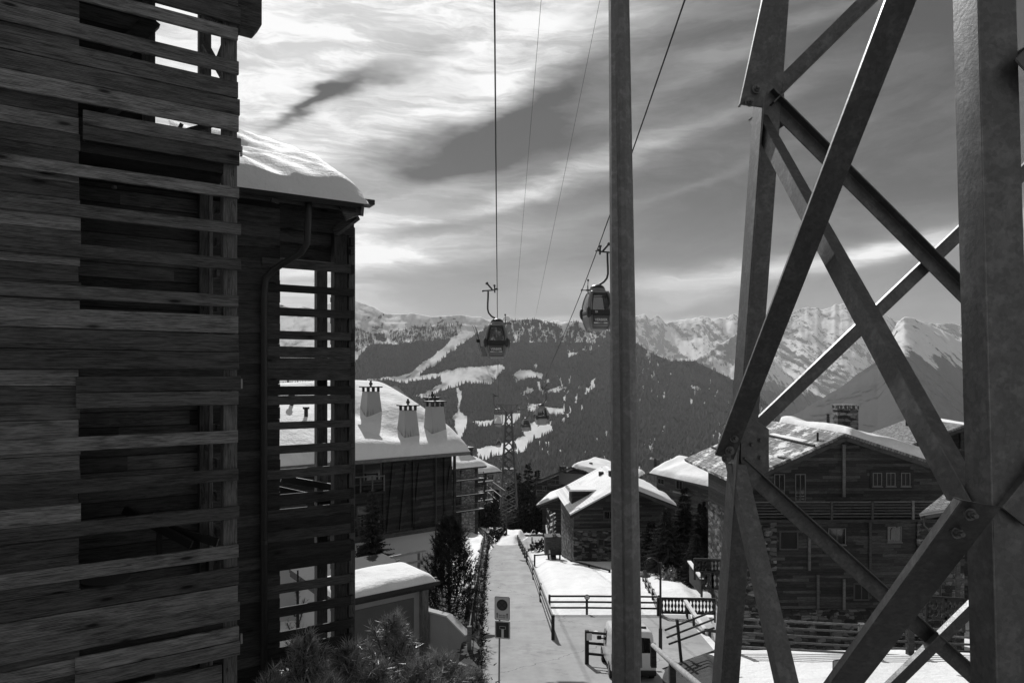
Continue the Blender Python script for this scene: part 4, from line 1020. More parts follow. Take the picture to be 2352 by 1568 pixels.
roofplane(n4,'roof',[(ul-8,-2,z0-.2),(.5,-2,z0-.2),(-1.5,7,z0+3.6),(ul-8,7,z0+3.6)],.35,'roofedge')
snowpad(n4,[(ul-8,-2.1,z0-.2),(.6,-2.1,z0-.2),(-3.2,7,z0+3.6),(ul-8,7,z0+3.6)],.6,5,1.2)
c=MB().box(F4.U(1055,1.5),F4.U(1086,1.5),1.5,3.2,z0,F4.Z(1070,1032,1.5)).build('chimney',M['stone'],n4)
m=MB(); m.box(F4.U(1053,1.5),F4.U(1088,1.5),1.3,3.4,F4.Z(1070,1030,1.5),F4.Z(1070,1027.5,1.5))
for k in range(5): 
    x=F4.U(1056+k*7,1.5); m.box(x,x+.15,1.4,1.6,F4.Z(1070,1032,1.5),F4.Z(1070,1030,1.5))
m.tube([(F4.U(1069,2),2,F4.Z(1070,1027,2)),(F4.U(1069,2),2,F4.Z(1070,1022,2))],.4,8)
m.build('chimney_cap',M['blacksteel'],c)
F5=Fr(1131,150,3300,z=-38)
n5=F5.root('apartment_block','farther apartment block with snowy roof edge and jutting balconies left of the pylon','building')
ul=F5.U(1085); z0=F5.Z(1128,1078)
MB().box(ul-3,-1.5,0,16,0,z0).build('wall',M['stone'],n5)
roofplane(n5,'roof',[(ul-5,-2,z0-.2),(1,-2,z0-.2),(-3.5,8,z0+4.),(ul-5,8,z0+4.)],.4,'roofedge')
snowpad(n5,[(ul-5,-2.1,z0-.2),(1.1,-2.1,z0-.2),(-4.2,8,z0+4.),(ul-5,8,z0+4.)],.6,9,1.2)
for py in (1105,1127,1148):
    zz=F5.Z(1110,py,-2)
    for (x0,x1) in ((1092,1108),(1113,1131)):
        a,b=F5.U(x0,-2),F5.U(x1,-2)
        MB().box(a,b,-2.2,0,zz-.3,zz).build('balcony_slab',M['wood_dark'],n5); rails(n5,(a,-2.15,zz),(b,-2.15,zz),1.1,4,3,'darkrail',.12,.14)
        MB().box(a,b,-2.25,-2.05,zz-.05,zz+.12).build('snow_strip',M['snow'],n5)

# ------------------------------------------------------------------ low annexe with snow pad, its wing wall and railing
F6=Fr(1000,29.5,3300,z=GZ(29.5)-.6)
n6=F6.root('garage','low pale-walled garage with a rounded slab of snow on its flat roof','garage')
ua=F6.U(780); zt=F6.Z(1000,1331)
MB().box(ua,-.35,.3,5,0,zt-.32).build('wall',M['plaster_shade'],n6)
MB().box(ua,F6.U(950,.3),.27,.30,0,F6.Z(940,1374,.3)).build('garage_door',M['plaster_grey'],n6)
MB().box(ua-.2,.1,-.25,5.4,zt-.16,zt).build('roof',M['roofedge'],n6)
MB().box(ua-.2,-.1,-.1,5.3,zt-.32,zt-.165).build('roof_beam',M['wood_dark'],n6)
snowpad(n6,[(ua-.2,-.22,zt),(-.05,-.22,zt),(-.15,2.5,zt+.02),(ua-.2,2.5,zt+.02)],.36,12,.5,70,40)
post(-.62,.02,0,zt-.33,.3,par=n6,mat='post',name='corner_post')
m=MB()
for k in range(7): m.bar((-.25+.05*k,.2+.7*k,zt+.03),(.18,.2+.7*k,zt+.03),.1,.04)
m.build('slab_edge',M['slate_bare'],n6)
a=F6.w(F6.U(952,.4),.4,0); zz=F6.z
w6=empty('wing_wall',(a.x,a.y,zz),0,'pale rendered wing wall stepping down beside the garage to the road','wall')
pw=[(952,1396,29.8),(1029.5,1416,29.),(1074,1461,28.2)]
pp=[P(*q) for q in pw]; m=MB()
for i in (0,1):
    p,q=pp[i],pp[i+1]; lo=Vector((0,0,1))
    m.add([Vector((p.x,p.y,zz)),Vector((q.x,q.y,zz)),q,p,Vector((p.x,p.y+.22,zz)),Vector((q.x,q.y+.22,zz)),q+Vector((0,.22,0)),p+Vector((0,.22,0))],[(0,1,2,3),(7,6,5,4),(3,2,6,7),(1,5,6,2),(0,3,7,4)])
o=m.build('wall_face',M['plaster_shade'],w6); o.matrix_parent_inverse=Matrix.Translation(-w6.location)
m=MB()
for i in (0,1): m.bar(pp[i]+Vector((0,.11,.03)),pp[i+1]+Vector((0,.11,.03)),.34,.07)
o=m.build('coping',M['concrete'],w6); o.matrix_parent_inverse=Matrix.Translation(-w6.location)
# railing above the garage
ra=P(815,1330,34.); rb=P(975,1296,36.5)
rr=empty('timber_railing',tuple(ra),0,'two-rail pale timber railing above the snowy garage roof','railing')
def wpart(mb,name,mat,root,smooth=False):
    o=mb.build(name,M[mat] if isinstance(mat,str) else mat,root,smooth); o.matrix_parent_inverse=Matrix.LocRotScale(root.location,root.rotation_euler,(1,1,1)).inverted(); return o
for dz in (.25,.75): wpart(MB().bar(P(800,1332,33.8)+Vector((0,0,dz)),P(978,1296,36.5)+Vector((0,0,dz)),.08,.11),'rail','palewood',rr)
for px,py,Y in ((826,1330,34.1),(962,1298,36.3)): wpart(MB().bar(P(px,py,Y)-Vector((0,0,.6)),P(px,py,Y)+Vector((0,0,.7)),.13,.13),'post','palewood',rr)

# ------------------------------------------------------------------ big chalet on the right behind the tower
F7=Fr(1700,45,90000,z=GZ(45)-3.6)
n7=F7.root('big_chalet','big dark chalet behind the steel tower, with slab roofs, a stone chimney and long balcony','chalet')
U=lambda px,v=0:F7.U(px,v); Zf=lambda px,py,v=0:F7.Z(px,py,v)
uR=U(2215); pk=1940; zpk=Zf(pk,1000); uk=U(pk); zl=Zf(1697,1110); zr_=Zf(2215,1095)
zbal=Zf(1940,1190); 
m=MB().prism([(0,0,zbal),(uR,0,zbal),(uR,0,zr_),(uk,0,zpk-.1),(0,0,zl)],(0,6.9,0)); m.build('timber_wall',M['logwall_b'],n7)
x1=U(1784); x2=U(2107)
MB().box(0,x1,-.0,6.9,0,zbal-.004).build('stone_wall',M['stone'],n7)
MB().box(x2,uR,-.0,9,0,zbal-.004).build('stone_wall',M['stone'],n7)
MB().box(x1+.004,x2-.004,.12,8.5,Zf(1940,1400),zbal-.004).build('timber_wall',M['logwall_b'],n7)
MB().box(x1+.004,x2-.004,.06,8.5,0,Zf(1940,1400)-.004).build('stone_wall',M['stone'],n7)
MB().box(U(1937)-.1,U(1937)+.1,-.12,-.004,Zf(1937,1140),Zf(1937,1020)).build('wall_post',M['railwood'],n7)
for px,ya,yb in ((1860,1190,1310),(2000,1195,1315),(1880,1320,1400),(1940,1330,1400)): MB().box(U(px)-.08,U(px)+.08,.02,.116,Zf(px,yb),Zf(px,ya)).build('wall_post',M['railwood'],n7)
# roofs (front gable: ridge runs away from us)
D=11; ov=-1.3
def gable(par,F,pe,pr,pe2,D,ov,th,ml,mr,nm='roof'):
    """pe/pr/pe2: left eave, ridge, right eave as (px,py) seen on the plane v=ov"""
    a=(F.U(pe[0],ov),F.Z(*pe,ov)); b=(F.U(pr[0],ov),F.Z(*pr,ov)); c=(F.U(pe2[0],ov),F.Z(*pe2,ov))
    l,_,_=roofplane(par,nm,[(a[0],D,a[1]),(a[0],ov,a[1]),(b[0],ov,b[1]),(b[0],D,b[1])],th,ml)
    r,_,_=roofplane(par,nm,[(c[0],ov,c[1]),(c[0],D,c[1]),(b[0],D,b[1]-.004),(b[0],ov,b[1]-.004)],th,mr)
    m=MB()
    for (p,q) in ((a,b),(b,c)): m.bar((p[0],ov-.03,p[1]-th*1.1-.10),(q[0],ov-.03,q[1]-th*1.1-.10),.08,.26)
    m.build('bargeboard',M['wood_dark'],par)
    return a,b,c
a,b,c=gable(n7,F7,(1690,1108),(1943,995),(2235,1090),11,ov,.22,'slate','slate_bare')
# snow slab lying on the right slope
snowpad(n7,[(b[0]+.3,ov+.1,b[1]-.12),(c[0]-.1,ov+.1,c[1]+.02),(c[0]-.1,D,c[1]+.02),(b[0]+.6,D,b[1]-.1)],.62,22,.7,50,30,wob=.4)
def onroofL(px,py,lift=0):
    r=Vector(((px-CX)/F0,1,(HZ-py)/F0)); r2=Vector((r.x,r.y)); k=(b[1]-a[1])/(b[0]-a[0])
    ru=r2.dot(F7.u); rv=r2.dot(F7.n); ou=-F7.O.dot(F7.u); ovv=-F7.O.dot(F7.n)
    t=(a[1]+k*(ou-a[0])+lift+F7.z)/(r.z-k*ru); return (ou+t*ru,ovv+t*rv,t*r.z-F7.z)
for px,py in ((1878,1000),):
    p=onroofL(px,py+12); MB().tube([(p[0],p[1],p[2]-.1),(p[0],p[1],p[2]+.55)],.07,8).build('vent_pipe',M['blacksteel'],n7)
m=MB()                                      # round log snow stops across the slope
for (x0,y0,x1_,y1_) in ((1722,1030,1800,1058),(1840,1028,1912,1056),(1625,1082,1650,1090)):
    p=onroofL(x0,y0,.08); q=onroofL(x1_,y1_,.08)
m=MB(); k=(b[1]-a[1])/(b[0]-a[0]); 
for fr_ in (.30,.72):
    uu=a[0]+(b[0]-a[0])*fr_; zz=a[1]+(b[1]-a[1])*fr_+.10
    m.tube([(uu,ov+.1,zz),(uu,D-.3,zz)],.07,8)
m.build('snow_stop',M['railwood'],n7)
snowpad(n7,[(a[0]+(b[0]-a[0])*.32,1.2,a[1]+(b[1]-a[1])*.32+.02),(a[0]+(b[0]-a[0])*.46,.8,a[1]+(b[1]-a[1])*.46),(a[0]+(b[0]-a[0])*.48,7.5,a[1]+(b[1]-a[1])*.48),(a[0]+(b[0]-a[0])*.32,7.8,a[1]+(b[1]-a[1])*.32+.02)],.10,31,.7,40,30,name='snow_patch',wob=1.2)
snowpad(n7,[(a[0]+(b[0]-a[0])*.74,1.2,a[1]+(b[1]-a[1])*.74+.02),(a[0]+(b[0]-a[0])*.80,.9,a[1]+(b[1]-a[1])*.80),(a[0]+(b[0]-a[0])*.80,6.8,a[1]+(b[1]-a[1])*.80),(a[0]+(b[0]-a[0])*.74,6.8,a[1]+(b[1]-a[1])*.74+.02)],.08,33,.5,30,30,name='snow_patch',wob=1.2)
# upper left windows, right triple window, ground-floor windows
window(n7,F7,1778,1088,1802,1142,0,1,True,.05); window(n7,F7,1826,1088,1850,1150,0,1,True,.05,False)
for x0 in (2004,2035,2069): window(n7,F7,x0,1085,x0+21,1116,0,1,True,.05,pane='curtain' if x0!=2004 else 'pane')
MB().box(U(1998),U(2098),-.03,-.005,Zf(2040,1122),Zf(2040,1079)).build('window_surround',M['wood_dark'],n7)
window(n7,F7,1790,1218,1833,1262,.12,0,False,.09,False); window(n7,F7,1902,1212,1942,1250,.12,1,True,.05); window(n7,F7,2038,1208,2070,1244,.12,1,True,.05)
MB().prism([(U(2052,.06)+.35*math.cos(t)*.5,.06,Zf(2055,1222)+.30*math.sin(t)) for t in np.linspace(0,PI,9)]+[(U(2052,.06)-.17,.06,Zf(2055,1240)),(U(2052,.06)+.17,.06,Zf(2055,1240))],(0,.01,0)).build('arched_pane',M['curtain'],n7)
window(n7,F7,1960,1338,1996,1378,.12,1,False,.09,False); window(n7,F7,2065,1325,2095,1365,.12,1,False,.07,False); window(n7,F7,1990,1420,2020,1452,.06,0,False,.1,False); window(n7,F7,1872,1432,1908,1464,.06,0,False,.08,False)
# balcony across the front
zb_=Zf(1940,1192,-1.3); 
MB().box(U(1720,-1.3),U(2200,-1.3),-1.4,-.004,zb_-.18,zb_).build('balcony_floor',M['wood_dark'],n7)
rails(n7,(U(1722,-1.35),-1.35,zb_),(U(2190,-1.35),-1.35,zb_),1.12,6,6,'railwood',.075,.14)
m=MB()
for px in (1730,1860,2060,2185): m.bar((U(px,-1.2),-1.2,zb_-.2),(U(px,-.02),-.02,zb_-.75),.12,.14)
m.build('balcony_bracket',M['wood_dark'],n7)
m=MB()
for px in (1800,1940,2160): m.box(U(px,-.7)-.12,U(px,-.7)+.12,-.9,-.004,(a[1] if 0 else Zf(px,np.interp(px,[1590,1940,2235],[1102,995,1085])+26,-1.)),Zf(px,np.interp(px,[1590,1940,2235],[1102,995,1085])+14,-1.))
m.build('purlin_end',M['wood_dark'],n7)
m=MB(); m.bar((U(1693,-.1),-.12,zl-.3),(U(1693,-.1),-.12,0),.09,.09,(1,0,0)); m.build('downpipe',M['pipe'],n7)
# second gable further back on the right, chimney block and flues
F8=Fr(2215,56,-9000,z=F7.z,side=-1)
g8=F8.root('rear_chalet','rear chalet wing with slab roof, rising behind the big chalet on the right','chalet')
a8,b8_,c8=gable(g8,F8,(2040,1040),(2216,975),(2480,1045),9,-.9,.22,'slate_bare','slate_bare','front_roof')
MB().prism([(b8_[0]-5.2,0,b8_[1]-2.2),(b8_[0]+7.,0,b8_[1]-2.2),(b8_[0],0,b8_[1]-.2)],(0,6,0)).build('gable_wall',M['logwall_b'],g8)
MB().box(b8_[0]-5.2,b8_[0]+7,.0,6,0,b8_[1]-2.2).build('wall',M['logwall_b'],g8)
MB().box(b8_[0]-.12,b8_[0]+.12,-.5,-.2,b8_[1]-2.,b8_[1]-.3).build('king_post',M['wood_dark'],g8)
snowpad(g8,[(b8_[0]+.3,-.9,b8_[1]-.05),(c8[0],-.9,c8[1]+.05),(c8[0],5,c8[1]+.05),(b8_[0]+.3,5,b8_[1]-.05)],.25,41,.4,30,20)
def chim(par,F,x0,x1,yt,yb,v,mat,cap=True,hc=7):
    u0,u1=F.U(x0,v),F.U(x1,v); z1=F.Z(x0,yt+hc,v); z0=F.Z(x0,yb,v)
    c=MB().box(u0+.08,u1-.08,v,v+(u1-u0)*.8,z0,z1-.3).build('chimney',M[mat],par)
    if cap:
        m=MB(); m.box(u0,u1,v-.08,v+(u1-u0)*.85,z1-.3,z1-.22); m.box(u0-.04,u1+.04,v-.1,v+(u1-u0)*.9,z1+.06,z1+.14)
        n_=6
        for k in range(n_):
            x=u0+.05+(u1-u0-.2)*k/(n_-1); m.box(x,x+.1,v-.05,v+.08,z1-.22,z1+.06); m.box(x,x+.1,v+(u1-u0)*.7,v+(u1-u0)*.82,z1-.22,z1+.06)
        m.build('chimney_cap',M['slate_bare'],c)
    return c
chim(g8,F8,2046,2104,988-0 if 0 else 926,1000,.5,'stone') if False else chim(g8,F8,1922,1974,926,990,1.0,'stone')
def flue(par,F,px,yt,yb,v,r=.13):
    u=F.U(px,v); z1=F.Z(px,yt,v); z0=F.Z(px,yb,v); m=MB()
    m.tube([(u,v,z0),(u,v,z1-.45)],r,12)
    for k in range(3): m.tube([(u,v,z1-.42+k*.15),(u,v,z1-.36+k*.15)],r*1.15,12)
    m.tube([(u,v,z1-.45),(u,v,z1)],r*.7,8); return m.build('flue',M['blacksteel'],par)
flue(g8,F8,1902,950,985,1.0); flue(g8,F8,2085,947,978,2.0,.17)
# little porch roof with gutter right of the balcony
F9=Fr(2150,36,-9000,z=GZ(36)-3.5,side=-1)
g9=F9.root('porch_roof','small shingled porch roof with gutter and swan-neck pipe beside the steel leg','porch')
q=[(F9.U(2113),0,F9.Z(2113,1178)),(F9.U(2330),0,F9.Z(2330,1140)),(F9.U(2330,2.2),2.2,F9.Z(2330,1092,2.2)),(F9.U(2175,2.2),2.2,F9.Z(2175,1128,2.2))]
roofplane(g9,'roof',q,.1,'slate_bare')
MB().tube([(q[0][0]-.05,-.08,q[0][2]-.08),(q[1][0],-.08,q[1][2]-.08)],.075,10).build('gutter',M['gutter'],g9)
MB().bar((q[0][0]+.05,.06,q[0][2]-.24),(q[1][0],.06,q[1][2]-.24),.06,.24).build('fascia',M['wood_dark'],g9)
MB().tube([(F9.U(2121),-.08,q[0][2]-.1),(F9.U(2121),-.06,F9.Z(2121,1205)),(F9.U(2135),.1,F9.Z(2135,1218)),(F9.U(2165),.5,F9.Z(2165,1238)),(F9.U(2170),.5,F9.Z(2170,1260)),(F9.U(2170),.5,0)],.05,8).build('swan_neck_pipe',M['pipe'],g9,True)
for px in (2200,2330): MB().bar((F9.U(px,1.),1.,0),(F9.U(px,1.),1.,F9.Z(px,1160,1.)),.18,.18).build('post',M['wood_dark'],g9)
MB().bar((F9.U(2195,.2),.2,F9.Z(2195,1325,.2)),(F9.U(2240,.2),.2,F9.Z(2240,1345,.2)),.1,.25).build('beam_end',M['wood'],g9)

# ------------------------------------------------------------------ chalet in the middle, beside the snowfield
F10=Fr(1318,70,33000,z=GZ(70)-.8)
c1=F10.root('stone_base_chalet','timber chalet on a rubble-stone base in the centre, partly hidden by the steel mast','chalet')
u1=F10.U(1550); zm=F10.Z(1400,1212); zbs=F10.Z(1400,1300)
zlw=F10.Z(1318,1172); zrg=F10.Z(1432,1118); zrw=F10.Z(1545,1150); uk=F10.U(1432)
MB().prism([(0,0,zm),(u1,0,zm),(u1,0,zrw),(uk,0,zrg),(0,0,zlw)],(0,11,0)).build('timber_wall',M['logwall_b'],c1)
MB().box(.0,u1,.15,10.8,-1,zm-.004).build('stone_wall',M['stone'],c1)
MB().box(-.05,u1,-.12,.1,zm-.25,zm).build('sill_beam',M['wood_dark'],c1)
gable(c1,F10,(1309,1180),(1434,1112),(1556,1162),12,-1.3,.2,'slate_snow','roofedge')
e=[F10.U(1434,-1.3),F10.Z(1434,1112,-1.3),F10.U(1556,-1.3),F10.Z(1556,1162,-1.3),F10.U(1309,-1.3),F10.Z(1309,1180,-1.3)]
snowpad(c1,[(e[0]-.1,-1.35,e[1]-.05),(e[2]+.05,-1.35,e[3]),(e[2]+.05,11,e[3]),(e[0]-.1,11,e[1]-.05)],.55,51,.9,40,30)
k=lambda f,v,dz=0:(e[4]+(e[0]-e[4])*f,v,e[5]+(e[1]-e[5])*f+dz)
snowpad(c1,[k(.45,-.9),k(.95,-.9),k(.95,10.5),k(.45,10.5)],.22,52,.5,50,40,wob=1.)
# dormer block and chimney pots
m=MB(); uu,_=F10.uz(1310,1150,2); m.prism([k(.12,2.2,-.4),k(.55,2.2,-.6),(k(.55,2.2)[0],2.2,k(.55,2.2)[2]+.1),(k(.12,2.2)[0],2.2,k(.55,2.2)[2]+.1)],(0,2.2,0)); m.build('dormer',M['logwall'],c1)
MB().box(k(.05,0)[0],k(.6,0)[0],1.9,4.7,k(.55,0)[2]+.104,k(.55,0)[2]+.28).build('dormer_roof',M['snow'],c1)
for f,v in ((.82,6),(.95,4)):
    q=k(f,v); MB().box(q[0]-.25,q[0]+.25,q[1],q[1]+.5,q[2]-.2,q[2]+.75).build('chimney',M['blacksteel'],c1)
window(c1,F10,1386,1172,1414,1192,0,1,False,.1); window(c1,F10,1372,1236,1388,1254,.15,0,False,.12,False); window(c1,F10,1420,1172,1444,1192,0,1,False,.1)
# open stair with posts on the left flank
m=MB(); 
for dx,dy in ((1288,1175),(1296,1215),(1303,1255)):
    pass
sg=empty('outside_stair',tuple(F10.w(-1.3,2,0)),F10.rz,'cluttered outside stair and balcony on the left flank of the stone-base chalet','staircase')
m=MB()
for j in range(4): m.bar((-.6,j*2.,0),(-.6,j*2.,5.6-.2*j),.14,.14,(1,0,0))
for z in (2.2,3.0,3.6,4.6): m.bar((-.6,-1,z),(-.6,6.5,z+.2),.1,.14)
m.build('railing',M['railwood'],sg)
m=MB(); m.bar((-.9,-2.6,.2),(-.6,3.5,3.0),.9,.12); m.build('flight',M['wood_dark'],sg)
m=MB(); m.bar((-1.1,-2.6,1.0),(-1.0,3.5,3.6),.14,.22); m.build('snowy_handrail',M['snow'],sg)
MB().box(-1.5,.2,-.6,1.,1.4,3.3).build('shutter_box',M['wood_dark'],sg)
m=MB()
for j in range(9): z=2.5+j*.35; m.bar((-.9+.1*(j%2),-.3+.4*(j%3),z),(-.3,.3+.3*(j%3),z+.2),.12,.09)
m.build('snow_strip',M['snow'],sg)

def simple_chalet(name,label,F,x0,x1,eL,pk,eR,yb,D,ml,mr,wall='logwall',snowL=0,snowR=.5,ov=-1.2,wins=(),bals=(),cat='chalet'):
    r=F.root(name,label,cat); a_=F.U(x0); b_=F.U(x1); zp=F.Z(pk[0],pk[1]+8); zl_=F.Z(x0,np.interp(x0,[eL[0],pk[0],eR[0]],[eL[1],pk[1],eR[1]])+7); zr2=F.Z(x1,np.interp(x1,[eL[0],pk[0],eR[0]],[eL[1],pk[1],eR[1]])+7)
    MB().prism([(a_,0,-2),(b_,0,-2),(b_,0,zr2),(F.U(pk[0]),0,zp),(a_,0,zl_)],(0,D-1,0)).build('wall',M[wall],r)
    A,B,C=gable(r,F,eL,pk,eR,D,ov,.2,ml,mr)
    for (P1,P2,t) in ((A,B,snowL),(B,C,snowR)):
        if t: snowpad(r,[(P1[0],ov-.05,P1[1]),(P2[0],ov-.05,P2[1]),(P2[0],D,P2[1]),(P1[0],D,P1[1])],t,int(abs(x0))%50+3,.9,36,24)
    for w in wins: window(r,F,*w,0,1,False,.12,False)
    for (bx0,bx1,by) in bals:
        z=F.Z((bx0+bx1)/2,by,-1.1); MB().box(F.U(bx0,-1.1),F.U(bx1,-1.1),-1.2,-.004,z-.2,z).build('balcony_floor',M['wood_dark'],r)
        rails(r,(F.U(bx0,-1.1),-1.15,z),(F.U(bx1,-1.1),-1.15,z),1.,3,max(3,int((bx1-bx0)/6)),'railwood',.09,.09)
    return r,A,B,C
FA=Fr(1230,150,-2200,z=GZ(150)+2,side=-1)
r,A,B,C=simple_chalet('hillside_chalet','wide dark chalet behind the middle one, left roof slope bare and right slope white',FA,1232,1440,(1218,1110),(1313,1071),(1440,1108),1190,14,'roofedge','slate',snowR=.7,wins=((1296,1093,1302,1103),(1316,1093,1327,1106),(1352,1093,1362,1105),(1245,1115,1256,1130)),bals=((1258,1285,1112),(1232,1284,1137)))
MB().box(FA.U(1284),FA.U(1345),-.1,-.004,FA.Z(1300,1112),FA.Z(1300,1086)).build('plaster_panel',M['plaster_grey'],r)
for px in (1284,1290,1352): chim(r,FA,px,px+8,1060 if px<1340 else 1052,1085,3,'stone',False)
FB=Fr(1240,115,-5200,z=GZ(115),side=-1)
simple_chalet('low_barn','low dark barn with a snowy roof line, beside the middle chalet',FB,1246,1330,(1232,1158),(1330,1122),(1420,1160),1200,10,'slate_snow','slate_snow',snowL=.18,snowR=0)
FC=Fr(1480,92,2352*6,z=GZ(92)-1)
FC=Fr(1480,92,-7000,z=GZ(92)-2,side=-1)
FC=Fr(1640,84,500,z=GZ(84)-3,side=-1)
r=FC.root('background_chalet','dark chalet with a broad white snow roof, between the mast and the left tower leg','chalet')
uL,uRr=FC.U(1489),FC.U(1690); ze_=FC.Z(1640,1119); 
MB().box(uL+.6,uRr,1.0,9,-2,ze_).build('wall',M['logwall'],r)
lf_=Vector((uL,0,ze_)); rise=FC.Z(1556,1050,6.)-ze_; ul2=FC.U(1556,6.)
roofplane(r,'roof',[(uL,0,ze_),(uRr,0,ze_),(uRr,6,ze_+rise),(ul2,6,ze_+rise)],.25,'roofedge')
MB().bar((uL,-.05,ze_-.2),(ul2,6,ze_+rise-.2),.12,.35).build('bargeboard',M['wood_dark'],r)
snowpad(r,[(uL+.3,-.05,ze_),(uRr,-.05,ze_),(uRr,6,ze_+rise),(ul2+.2,6,ze_+rise)],.6,44,.9,50,24)
window(r,FC,1511,1098,1526,1112,1.0,1,False,.1,False); window(r,FC,1553,1100,1568,1124,1.0,1,False,.1,False)
z_=FC.Z(1560,1130,.2); MB().box(FC.U(1545,.2),FC.U(1580,.2),.2,1.,z_-.2,z_).build('balcony_floor',M['frame_p'],r)
for px,y in ((1489,1042),(1600,1045)): chim(r,FC,px,px+13,y,1090,3.5,'plaster_grey',False)
flue(r,FC,1505,1052,1085,2.5,.25)

# ------------------------------------------------------------------ roads, snow banks
def sheetpoly(name,pts,mat,dz,kind='structure',n=1):
    """flat sheet draped on the hillside; pts as seen on the ground (photo columns and rows)"""
    m=MB(); vs=[]
    for q in pts: g=ghit(*q); vs.append((g.x,g.y,g.z+dz))
    m.add(vs,[tuple(range(len(vs)))]); o=m.build(name,mat); return tag(o,kind=kind)
am_,ant,ab,atc=newmat('asphalt'); V=atc.outputs['Object']
n1_=noise(ant,V,.35,6,.65); n2_=noise(ant,V,3.,6,.7); n3_=noise(ant,V,60,2)
w3=noise(ant,mapv(ant,V,(1.2,.12,1)),1.,4,.5)
c_=mt(ant,'ADD',mt(ant,'MULTIPLY_ADD',ss(ant,n1_,.3,.7),.12,.25),mt(ant,'MULTIPLY_ADD',n2_,.10,mt(ant,'MULTIPLY_ADD',n3_,.06,mt(ant,'MULTIPLY',w3,.26))))
c_=mt(ant,'SUBTRACT',c_,mt(ant,'MULTIPLY',ss(ant,noise(ant,V,.9,7,.75),.52,.66),.10))
crk=nd(ant,'ShaderNodeTexVoronoi',{'Vector':nd(ant,'ShaderNodeVectorMath',{0:V,1:nd(ant,'ShaderNodeTexNoise',{'Vector':V,'Scale':1.2,'Detail':5.}).outputs['Color']},operation='ADD').outputs[0],'Scale':.13,'Randomness':1.},feature='DISTANCE_TO_EDGE').outputs['Distance']
c_=mt(ant,'MULTIPLY',c_,ss(ant,crk,.0012,.004,.5,1.))
link(ant,mt(ant,'MULTIPLY',c_,.68),ab.inputs['Base Color']); ab.inputs['Roughness'].default_value=.8; ab.inputs['Specular IOR Level'].default_value=.2; bump(ant,ab,n3_,.2,.01)
road=sheetpoly('road',[(1060,1700),(1092,1568),(1099,1493),(1103,1437),(1109,1381),(1114,1325),(1119,1280),(1136,1249),(1189,1249),(1208,1286),(1236,1353),(1262,1420),(1267,1411),(1480,1411),(1585,1411),(1596,1440),(1640,1492),(1520,1534),(1560,1568),(1600,1700)],am_,.0)
sheetpoly('path',[(1189,1196),(1197,1196),(1229,1222),(1275,1231),(1290,1252),(1215,1264),(1190,1249),(1212,1234),(1220,1226),(1203,1212)],am_,.0)
earth,ent,eb,etc_=newmat('bare_turf'); n_=noise(ent,etc_.outputs['Object'],3.,7,.75); link(ent,lerp(ent,n_,.015,.11),eb.inputs['Base Color']); eb.inputs['Roughness'].default_value=.95; bump(ent,eb,n_,1.,.1)
def bank(name,pts,mat,h,seed,n=26,edge=.25,kind='structure'):
    g=[ghit(*q) for q in pts]; p=[Vector(v) for v in g]
    def fn(i,j):
        b=p[0]*(1-i)*(1-j)+p[1]*i*(1-j)+p[2]*i*j+p[3]*(1-i)*j
        e=min(1,min(i,1-i)/edge)*min(1,min(j,1-j)/edge); e=e*e*(3-2*e)
        nn=vnoise(np.array([b.x*.5+seed]),np.array([b.y*.16]),seed)[0]+.3*vnoise(np.array([b.x*1.6+seed]),np.array([b.y*.5]),seed)[0]
        return (b.x,b.y,GZ(b.y)-.12+e*h*(.55+.6*nn))
    return tag(MB().grid(fn,n,n).build(name,mat,None,True),kind=kind)
bank('turf_bank',[(1530,1720),(1700,1720),(1650,1482),(1500,1528)],earth,.55,7,40)
bank('snow_mound',[(1130,1254),(1194,1252),(1214,1226),(1160,1222)],M['snow_ground'],1.3,3)
bank('snow_bank',[(900,1560),(1092,1470),(1122,1250),(1052,1196)],M['snow_ground'],1.1,5,60,.12)
bank('snowfield',[(1262,1412),(1640,1412),(1560,1284),(1212,1278)],M['snow_ground'],.5,15,50,.12)
bank('melting_snow',[(1318,1466),(1400,1460),(1398,1436),(1350,1438)],M['snow_ground'],.145,25,40,.5)
sheetpoly('road_verge',[(1273,1466),(1262,1420),(1236,1353),(1208,1286),(1216,1284),(1246,1352),(1270,1414)],earth,.012)
bank('snow_patch_path',[(1225,1275),(1300,1275),(1296,1255),(1240,1253)],M['snow_ground'],.3,25,20,.3)
bank('snow_slope',[(1232,1220),(1290,1229),(1285,1203),(1203,1196)],M['snow_ground'],.6,19,30,.2)
# drain grating and a manhole on the parking area
gq=[ghit(*q) for q in ((1192,1568+30),(1206,1568+30),(1201,1572),(1190,1572))]
m=MB(); a0=ghit(1189,1573); b0=ghit(1195,1640); 
for k in range(14):
    c=a0+(b0-a0)*(k/13); m.bar(c+Vector((0,0,.012)),c+Vector((.28,.0,.012)),.04,.02)
m.bar(a0+Vector((0,0,.006)),b0+Vector((0,0,.006)),.05,.02); m.bar(a0+Vector((.28,0,.006)),b0+Vector((.28,0,.006)),.05,.02)
tag(m.build('drain_grating',M['frame_p']),'steel drain grating let into the asphalt at the bottom edge','grating')
